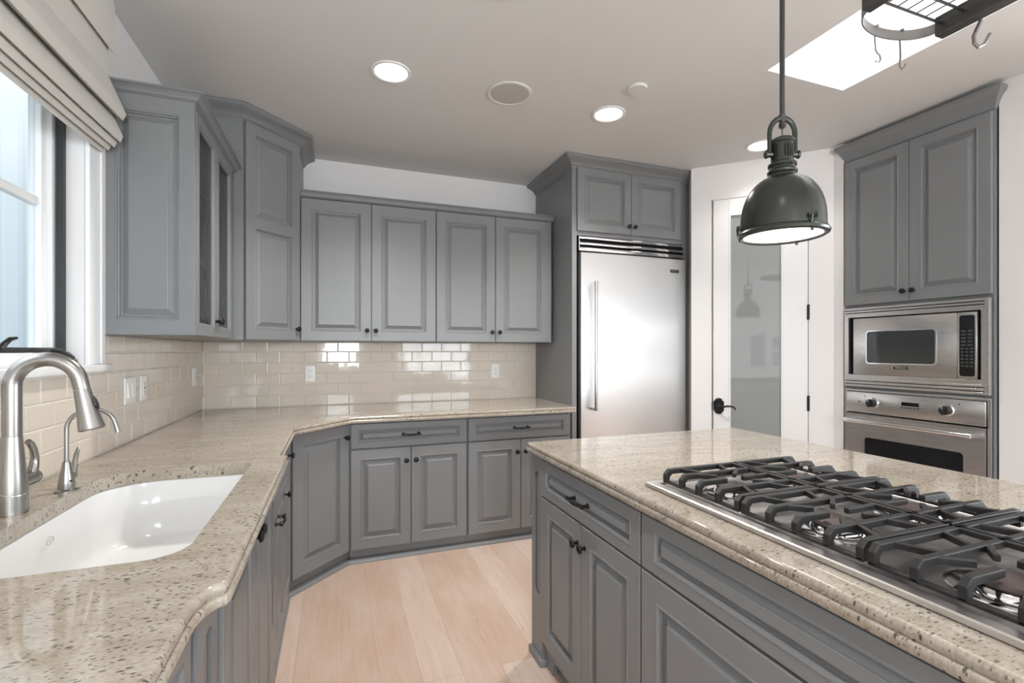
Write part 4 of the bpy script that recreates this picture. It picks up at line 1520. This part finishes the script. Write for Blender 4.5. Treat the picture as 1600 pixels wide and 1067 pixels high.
# ------------------------------------------------------------------ pendant lamp
PX, PY = 1.372, 1.170
pd_ = thing('pendant_lamp', 'dark pewter dome pendant lamp hanging over the island', 'lamp', (PX, PY, 0))
pd_.scale = (0.83, 0.83, 1.0)
ZR = 1.690
mb = MB()
outer_p = [(0.1505, ZR + 0.022)]
for k in range(1, 17):
    a = radians(90 * k / 16 * 0.83)
    outer_p.append((0.150 * cos(a) ** 0.78, ZR + 0.046 + 0.150 * sin(a)))
outer_p += [(0.050, ZR + 0.200), (0.043, ZR + 0.205)]
inner_p = [(r - 0.003, z - 0.002) for r, z in reversed(outer_p)]
mb.lathe(outer_p + inner_p, seg=48, caps=False)
mb.build('lamp_shade', 'shade', pd_, angle=40)
mb = MB()
mb.lathe([(0.140, ZR + 0.006), (0.140, ZR - 0.002), (0.150, ZR - 0.005), (0.160, ZR), (0.1625, ZR + 0.007), (0.158, ZR + 0.013), (0.1515, ZR + 0.017), (0.1515, ZR + 0.024), (0.147, ZR + 0.024), (0.147, ZR + 0.006), (0.140, ZR + 0.006)], seg=48, caps=False)
for k in range(3):
    a = radians(20 + 120 * k)
    d = Vector((cos(a), sin(a), 0))
    tt = Vector((-sin(a), cos(a), 0))
    p = d * 0.153 + Vector((0, 0, ZR + 0.034))
    mb.tube([p - tt * 0.020, p + tt * 0.020], 0.006, 8)
    mb.tube([p - tt * 0.010 + d * 0.008, p - tt * 0.010 + d * 0.004 + Vector((0, 0, -0.026))], 0.004, 8)
    mb.lathe([(0.006, -0.004), (0.008, 0), (0.006, 0.006)], p + tt * 0.012 + d * 0.006, d, 8)
    mb.lathe([(0.004, 0.0), (0.0055, 0.003), (0.0055, 0.008), (0.002, 0.011)], d * 0.150 + Vector((0, 0, ZR - 0.012)), (0, 0, 1), 8)
mb.build('rim', 'shade', pd_)
MB().lathe([(0.0, ZR + 0.004), (0.10, ZR + 0.0005), (0.1395, ZR + 0.002), (0.1395, ZR + 0.008), (0.0, ZR + 0.010)], seg=48, caps=False).build('diffuser', 'diffuser', pd_)
mb = MB()
mb.lathe([(0.042, ZR + 0.200), (0.053, ZR + 0.203), (0.054, ZR + 0.210), (0.047, ZR + 0.215), (0.045, ZR + 0.224), (0.051, ZR + 0.226), (0.051, ZR + 0.234), (0.044, ZR + 0.239),
          (0.040, ZR + 0.237), (0.040, ZR + 0.300), (0.044, ZR + 0.302), (0.044, ZR + 0.311), (0.036, ZR + 0.317), (0.0, ZR + 0.319)], seg=32)
cap_o = mb.build('neck', 'shade', pd_)
for k in range(24):
    if k % 6 in (1, 2, 3, 4):
        mb = MB()
        a = radians(15 * k - 20.142 - 90 - 30)
        d = Vector((cos(a), sin(a), 0))
        tt = Vector((-sin(a), cos(a), 0))
        mb.loft([[d * rr + tt * sgn * 0.0028 + Vector((0, 0, z)) for sgn, z in ((-1, ZR + 0.250), (1, ZR + 0.250), (1, ZR + 0.290), (-1, ZR + 0.290))] for rr in (0.0385, 0.0404)])
        mb.build('vent_slot', 'shadowgap', cap_o, smooth=False)
mb = MB()     # yoke across the picture, pinned to the neck
ya = radians(-20.142)
ax = Vector((cos(ya), sin(ya), 0))
prof_y = [(-0.050, 0.268)] + [(-0.050, 0.310)] + [(-0.050 * cos(radians(180 * k / 12)), 0.335 + 0.050 * sin(radians(180 * k / 12))) for k in range(13)] + [(0.050, 0.310), (0.050, 0.268)]
mb.tube([ax * a + Vector((0, 0, ZR + b)) for a, b in prof_y], 0.0085, 12, flat=(1.15, 1.0))
for s in (-1, 1):
    mb.lathe([(0.010, 0.0), (0.010, 0.022), (0.0135, 0.024), (0.0135, 0.030), (0.008, 0.035), (0.0, 0.036)], ax * s * 0.036 + Vector((0, 0, ZR + 0.266)), ax * s, 12)
mb.build('yoke', 'shade', pd_)
mb = MB()
mb.tube([(0, 0, ZR + 0.366), (0, 0, ZC - 0.022)], 0.0095, 14)
mb.lathe([(0.009, ZR + 0.352), (0.013, ZR + 0.356), (0.013, ZR + 0.366), (0.010, ZR + 0.372), (0.0125, ZR + 0.396), (0.0095, ZR + 0.402)], seg=14)
mb.tube([(0, 0, ZR + 0.3195), (0, 0, ZR + 0.355)], 0.0022, 8)
mb.lathe([(0.065, ZC - 0.0006), (0.065, ZC - 0.010), (0.055, ZC - 0.020), (0.012, ZC - 0.026), (0.0, ZC - 0.026)], seg=28)
mb.build('rod', 'rack', pd_)
lamp('pendant_light', 'SPOT', (0, 0, ZR - 0.012), (0, 0, 0), 10, (1.0, 0.93, 0.84), 0.09, parent=pd_, spot=radians(165), blend=0.8)

# ------------------------------------------------------------------ ceiling fixtures
cans = [(0.259, 2.463, 'round recessed ceiling downlight nearest the left cabinets'), (1.510, 2.461, 'round recessed ceiling downlight in front of the refrigerator'),
        (2.718, 2.479, 'round recessed ceiling downlight behind the pendant, by the pantry door')]
proto = None
for x, y, lab in cans:
    if proto is None:
        proto = o = thing('downlight', lab, 'ceiling light', (x, y, ZC), 0, 'recessed ceiling downlights')
        MB().lathe([(0.098, -0.0006), (0.098, -0.004), (0.094, -0.0065), (0.082, -0.0060), (0.080, -0.003), (0.080, -0.0006)], seg=40, caps=False).build('trim_ring', 'plate', o)
        MB().lathe([(0.0, -0.0035), (0.079, -0.0025), (0.079, -0.0008), (0.0, -0.0008)], seg=40, caps=False).build('lens', 'canlens', o)
        lamp('downlight_lamp', 'SPOT', (0, 0, -0.02), (0, 0, 0), 105, (1.0, 0.97, 0.93), 0.07, parent=o, spot=radians(125), blend=0.7)
    else:
        o = copy_tree(proto)
        o.location = (x, y, ZC)
        o['label'] = lab
        for ch in o.children:
            if ch.type == 'LIGHT':
                ch.data = ch.data.copy()
                ch.data.energy = 16 if x > 2 else 95
# assumed downlights out of view, added to fill the room with light
for x, y in ((0.259, 0.2), (0.30, -1.6), (2.75, -0.6), (4.6, 0.4)):
    lamp('added_fill_downlight', 'SPOT', (x, y, ZC - 0.02), (0, 0, 0), 55, (1.0, 0.97, 0.93), 0.07, spot=radians(125), blend=0.7)
sp = thing('ceiling_speaker', 'round flush ceiling speaker between two downlights', 'speaker', (0.884, 2.450, ZC))
MB().lathe([(0.122, -0.0006), (0.122, -0.004), (0.118, -0.007), (0.106, -0.0075), (0.104, -0.005), (0.104, -0.0006)], seg=44, caps=False).build('rim', 'ceiling', sp)
MB().lathe([(0.0, -0.0062), (0.09, -0.0058), (0.1038, -0.0050), (0.1038, -0.0008), (0.0, -0.0008)], seg=44, caps=False).build('grille', 'grille', sp)
sd = thing('smoke_detector', 'small white round smoke detector on the ceiling', 'smoke detector', (1.502, 2.162, ZC))
MB().lathe([(0.0, -0.0006), (0.052, -0.0006), (0.052, -0.010), (0.049, -0.014), (0.0, -0.015)], seg=36).build('cover', 'ceiling', sd)
hd = thing('sprinkler_cover', 'small white ceiling disc at the top edge of the photo', 'sprinkler cover', (0.622, 1.752, ZC))
MB().lathe([(0.0, -0.0006), (0.030, -0.0006), (0.030, -0.008), (0.026, -0.012), (0.0, -0.013)], seg=28).build('disc', 'plate', hd)

# ------------------------------------------------------------------ hanging pot rack over the island
ZK = 2.150
rk = thing('pot_rack', 'dark pewter hanging pot rack with wire grid in front of the skylight', 'pot rack')
RX0, RX1, RY1, RY0 = 1.213, 1.530, 0.812, -0.10
mb = MB()
mb.box(RX0, RX0 + 0.030, RY0, RY1, ZK, ZK + 0.050)
mb.box(RX1 - 0.034, RX1, RY0, RY1, ZK, ZK + 0.050)
mb.box(RX0 + 0.030, RX1 - 0.034, RY0, RY0 + 0.012, ZK, ZK + 0.05)
mb.build('side_rails', 'rack', rk, smooth=False, bevel=0.003)
mb = MB()
for y in (RY1 - 0.012, RY1 - 0.062, RY1 - 0.125, RY1 - 0.24, RY1 - 0.40, RY1 - 0.56, RY1 - 0.72, RY1 - 0.86):
    mb.tube([(RX0 + 0.028, y, ZK + 0.030), (RX1 - 0.032, y, ZK + 0.030)], 0.0032, 8)
nwire = 7
for k in range(nwire):
    x = RX0 + 0.046 + (RX1 - RX0 - 0.098) * k / (nwire - 1)
    mb.tube([(x, RY1 - 0.010, ZK + 0.0345), (x, RY0 + 0.01, ZK + 0.0345)], 0.0016, 6)
mb.build('wire_grid', 'rack', rk)
mb = MB()
xm, rb = (RX0 + RX1) / 2 - 0.0, (RX1 - RX0) / 2 - 0.030
bpts = []
for k in range(25):
    a = radians(180 - 180 * k / 24)
    bpts.append((xm + rb * cos(a), RY1 - 0.004 + 0.066 * sin(a)))
mb.sweep(bpts, [(-0.0015, ZK + 0.010), (0.0015, ZK + 0.010), (0.0015, ZK + 0.036), (-0.0015, ZK + 0.036)])
mb.build('end_band', 'rackband', rk, angle=50)
mb = MB()
for x in (RX0 + 0.015, RX1 - 0.017):
    for y in (0.50, 0.05):
        mb.tube([(x, y, ZK + 0.049), (x, y, ZC - 0.0006)], 0.004, 8)
mb.build('hanging_rods', 'rack', rk)
MB().lathe([(0.011, 0.0), (0.011, 0.002), (0.007, 0.004), (0.006, 0.002), (0.002, 0.003), (0, 0.003)], (RX0, RY1 - 0.018, ZK + 0.032), (-1, 0, 0), 16).build('bolt', 'rackband', rk)


def band_at(x):
    q = max(-1, min(1, (x - xm) / rb))
    return RY1 - 0.004 + 0.066 * sqrt(1 - q * q)


def hook(label, x, y, zt, pts, r, m='rackband'):
    o = thing('pot_hook', label, 'hook', (x, y, zt), 0, 'pot hooks on the hanging rack')
    MB().tube(pts, r, 8).build('wire', m, o)
    return o


hz_ = ZK + 0.0385
yb = band_at(1.365)
hook('thin wire pot hook on the curved rack end, its tip turned left', 1.365, yb, hz_,
     [(0, -0.005, -0.006), (0, -0.004, 0.0), (0, 0.004, 0.0005), (0, 0.005, -0.006), (0.001, 0.005, -0.030), (0.003, 0.004, -0.062), (0.008, 0.003, -0.070), (0.016, 0.002, -0.074), (0.018, 0.001, -0.084), (0.012, -0.001, -0.094), (0.002, -0.003, -0.100), (-0.010, -0.004, -0.100)],
     0.0018)
yb = band_at(1.447)
hook('thin wire pot hook on the curved rack end, its tip turned right', 1.447, yb, hz_,
     [(0, -0.005, -0.006), (0, -0.004, 0.0), (0, 0.004, 0.0005), (0, 0.005, -0.006), (0.001, 0.005, -0.030), (0.002, 0.004, -0.072), (-0.002, 0.003, -0.082), (-0.006, 0.002, -0.092), (-0.004, 0.001, -0.103), (0.003, 0.0, -0.106), (0.011, 0.0, -0.099), (0.016, 0.0, -0.090)],
     0.0021)
hook('thick steel pot hook hanging from the rack side rail', RX1 + 0.0052, 0.735, ZK + 0.0555,
     [(-0.018, 0, 0.0), (0.0, 0, 0.001), (0.0045, 0, -0.004), (0.0045, 0, -0.035), (0.0035, 0, -0.055), (-0.004, 0.004, -0.074), (-0.012, 0.006, -0.092), (-0.010, 0.006, -0.108), (0.002, 0.004, -0.117), (0.017, 0, -0.110), (0.027, -0.003, -0.094), (0.033, -0.005, -0.082)],
     0.0046)

# ------------------------------------------------------------------ roman blind
bl = thing('roman_blind', 'cream linen roman blind gathered in folds above the sink window', 'blind')
BY0, BY1 = 0.80, 2.250


def slab_y(prof, y0, y1, sag=0.0, n=10, name='fold', taper=0.0):
    """closed (x, z) profile extruded along y, dipping in the middle"""
    rings = []
    for k in range(n + 1):
        t = k / n
        y = y0 + (y1 - y0) * t
        dz = -sag * 4 * t * (1 - t)
        rings.append([(x, y, z + dz) for x, z in prof])
    return MB().loft(rings).build(name, 'linen', bl, angle=60)


slab_y([(-0.806, 2.668), (-0.800, 2.640), (-0.794, 2.455), (-0.798, 2.450), (-0.803, 2.455), (-0.812, 2.62), (XL + 0.0006, 2.64), (XL + 0.0006, 2.668)], BY0, BY1 + 0.012, name='valance')
slab_y([(-0.812, 2.60), (-0.812, 2.33), (-0.832, 2.20), (-0.842, 2.20), (-0.842, 2.60)], BY0 + 0.012, BY1 - 0.012, name='panel')


def lobe(xb, zb, xt, zt, th, n=9):
    """teardrop from the back anchor (xb, zb) sloping out and down to a rounded tip (xt, zt)"""
    a = Vector((xb, zb))
    t = Vector((xt, zt))
    d = (t - a).normalized()
    nrm = Vector((-d.y, d.x))
    if nrm.x < 0:
        nrm = -nrm
    L_ = (t - a).length
    up, dn = [], []
    for k in range(n + 1):
        s = k / n
        wdt = th * (0.22 + 0.78 * s ** 0.8) if s < 0.82 else th * sqrt(max(0.0, 1 - ((s - 0.82) / 0.18) ** 2)) * 0.95
        p = a + d * (L_ * s)
        up.append(p + nrm * wdt * 0.5)
        dn.append(p - nrm * wdt * 0.5)
    return [(p.x, p.y) for p in up + dn[::-1][1:]]


for (xb, zb, xt, zt, th, sg) in ((-0.823, 2.370, -0.766, 2.194, 0.040, 0.006), (-0.830, 2.275, -0.774, 2.110, 0.034, 0.010), (-0.834, 2.220, -0.793, 2.088, 0.029, 0.012),
                                 (-0.838, 2.190, -0.812, 2.074, 0.024, 0.014), (-0.842, 2.170, -0.831, 2.064, 0.019, 0.015)):
    slab_y(lobe(xb, zb, xt, zt, th), BY0 + 0.012, BY1 - 0.012, sg)

# ------------------------------------------------------------------ neighbouring house wall seen through the sink window
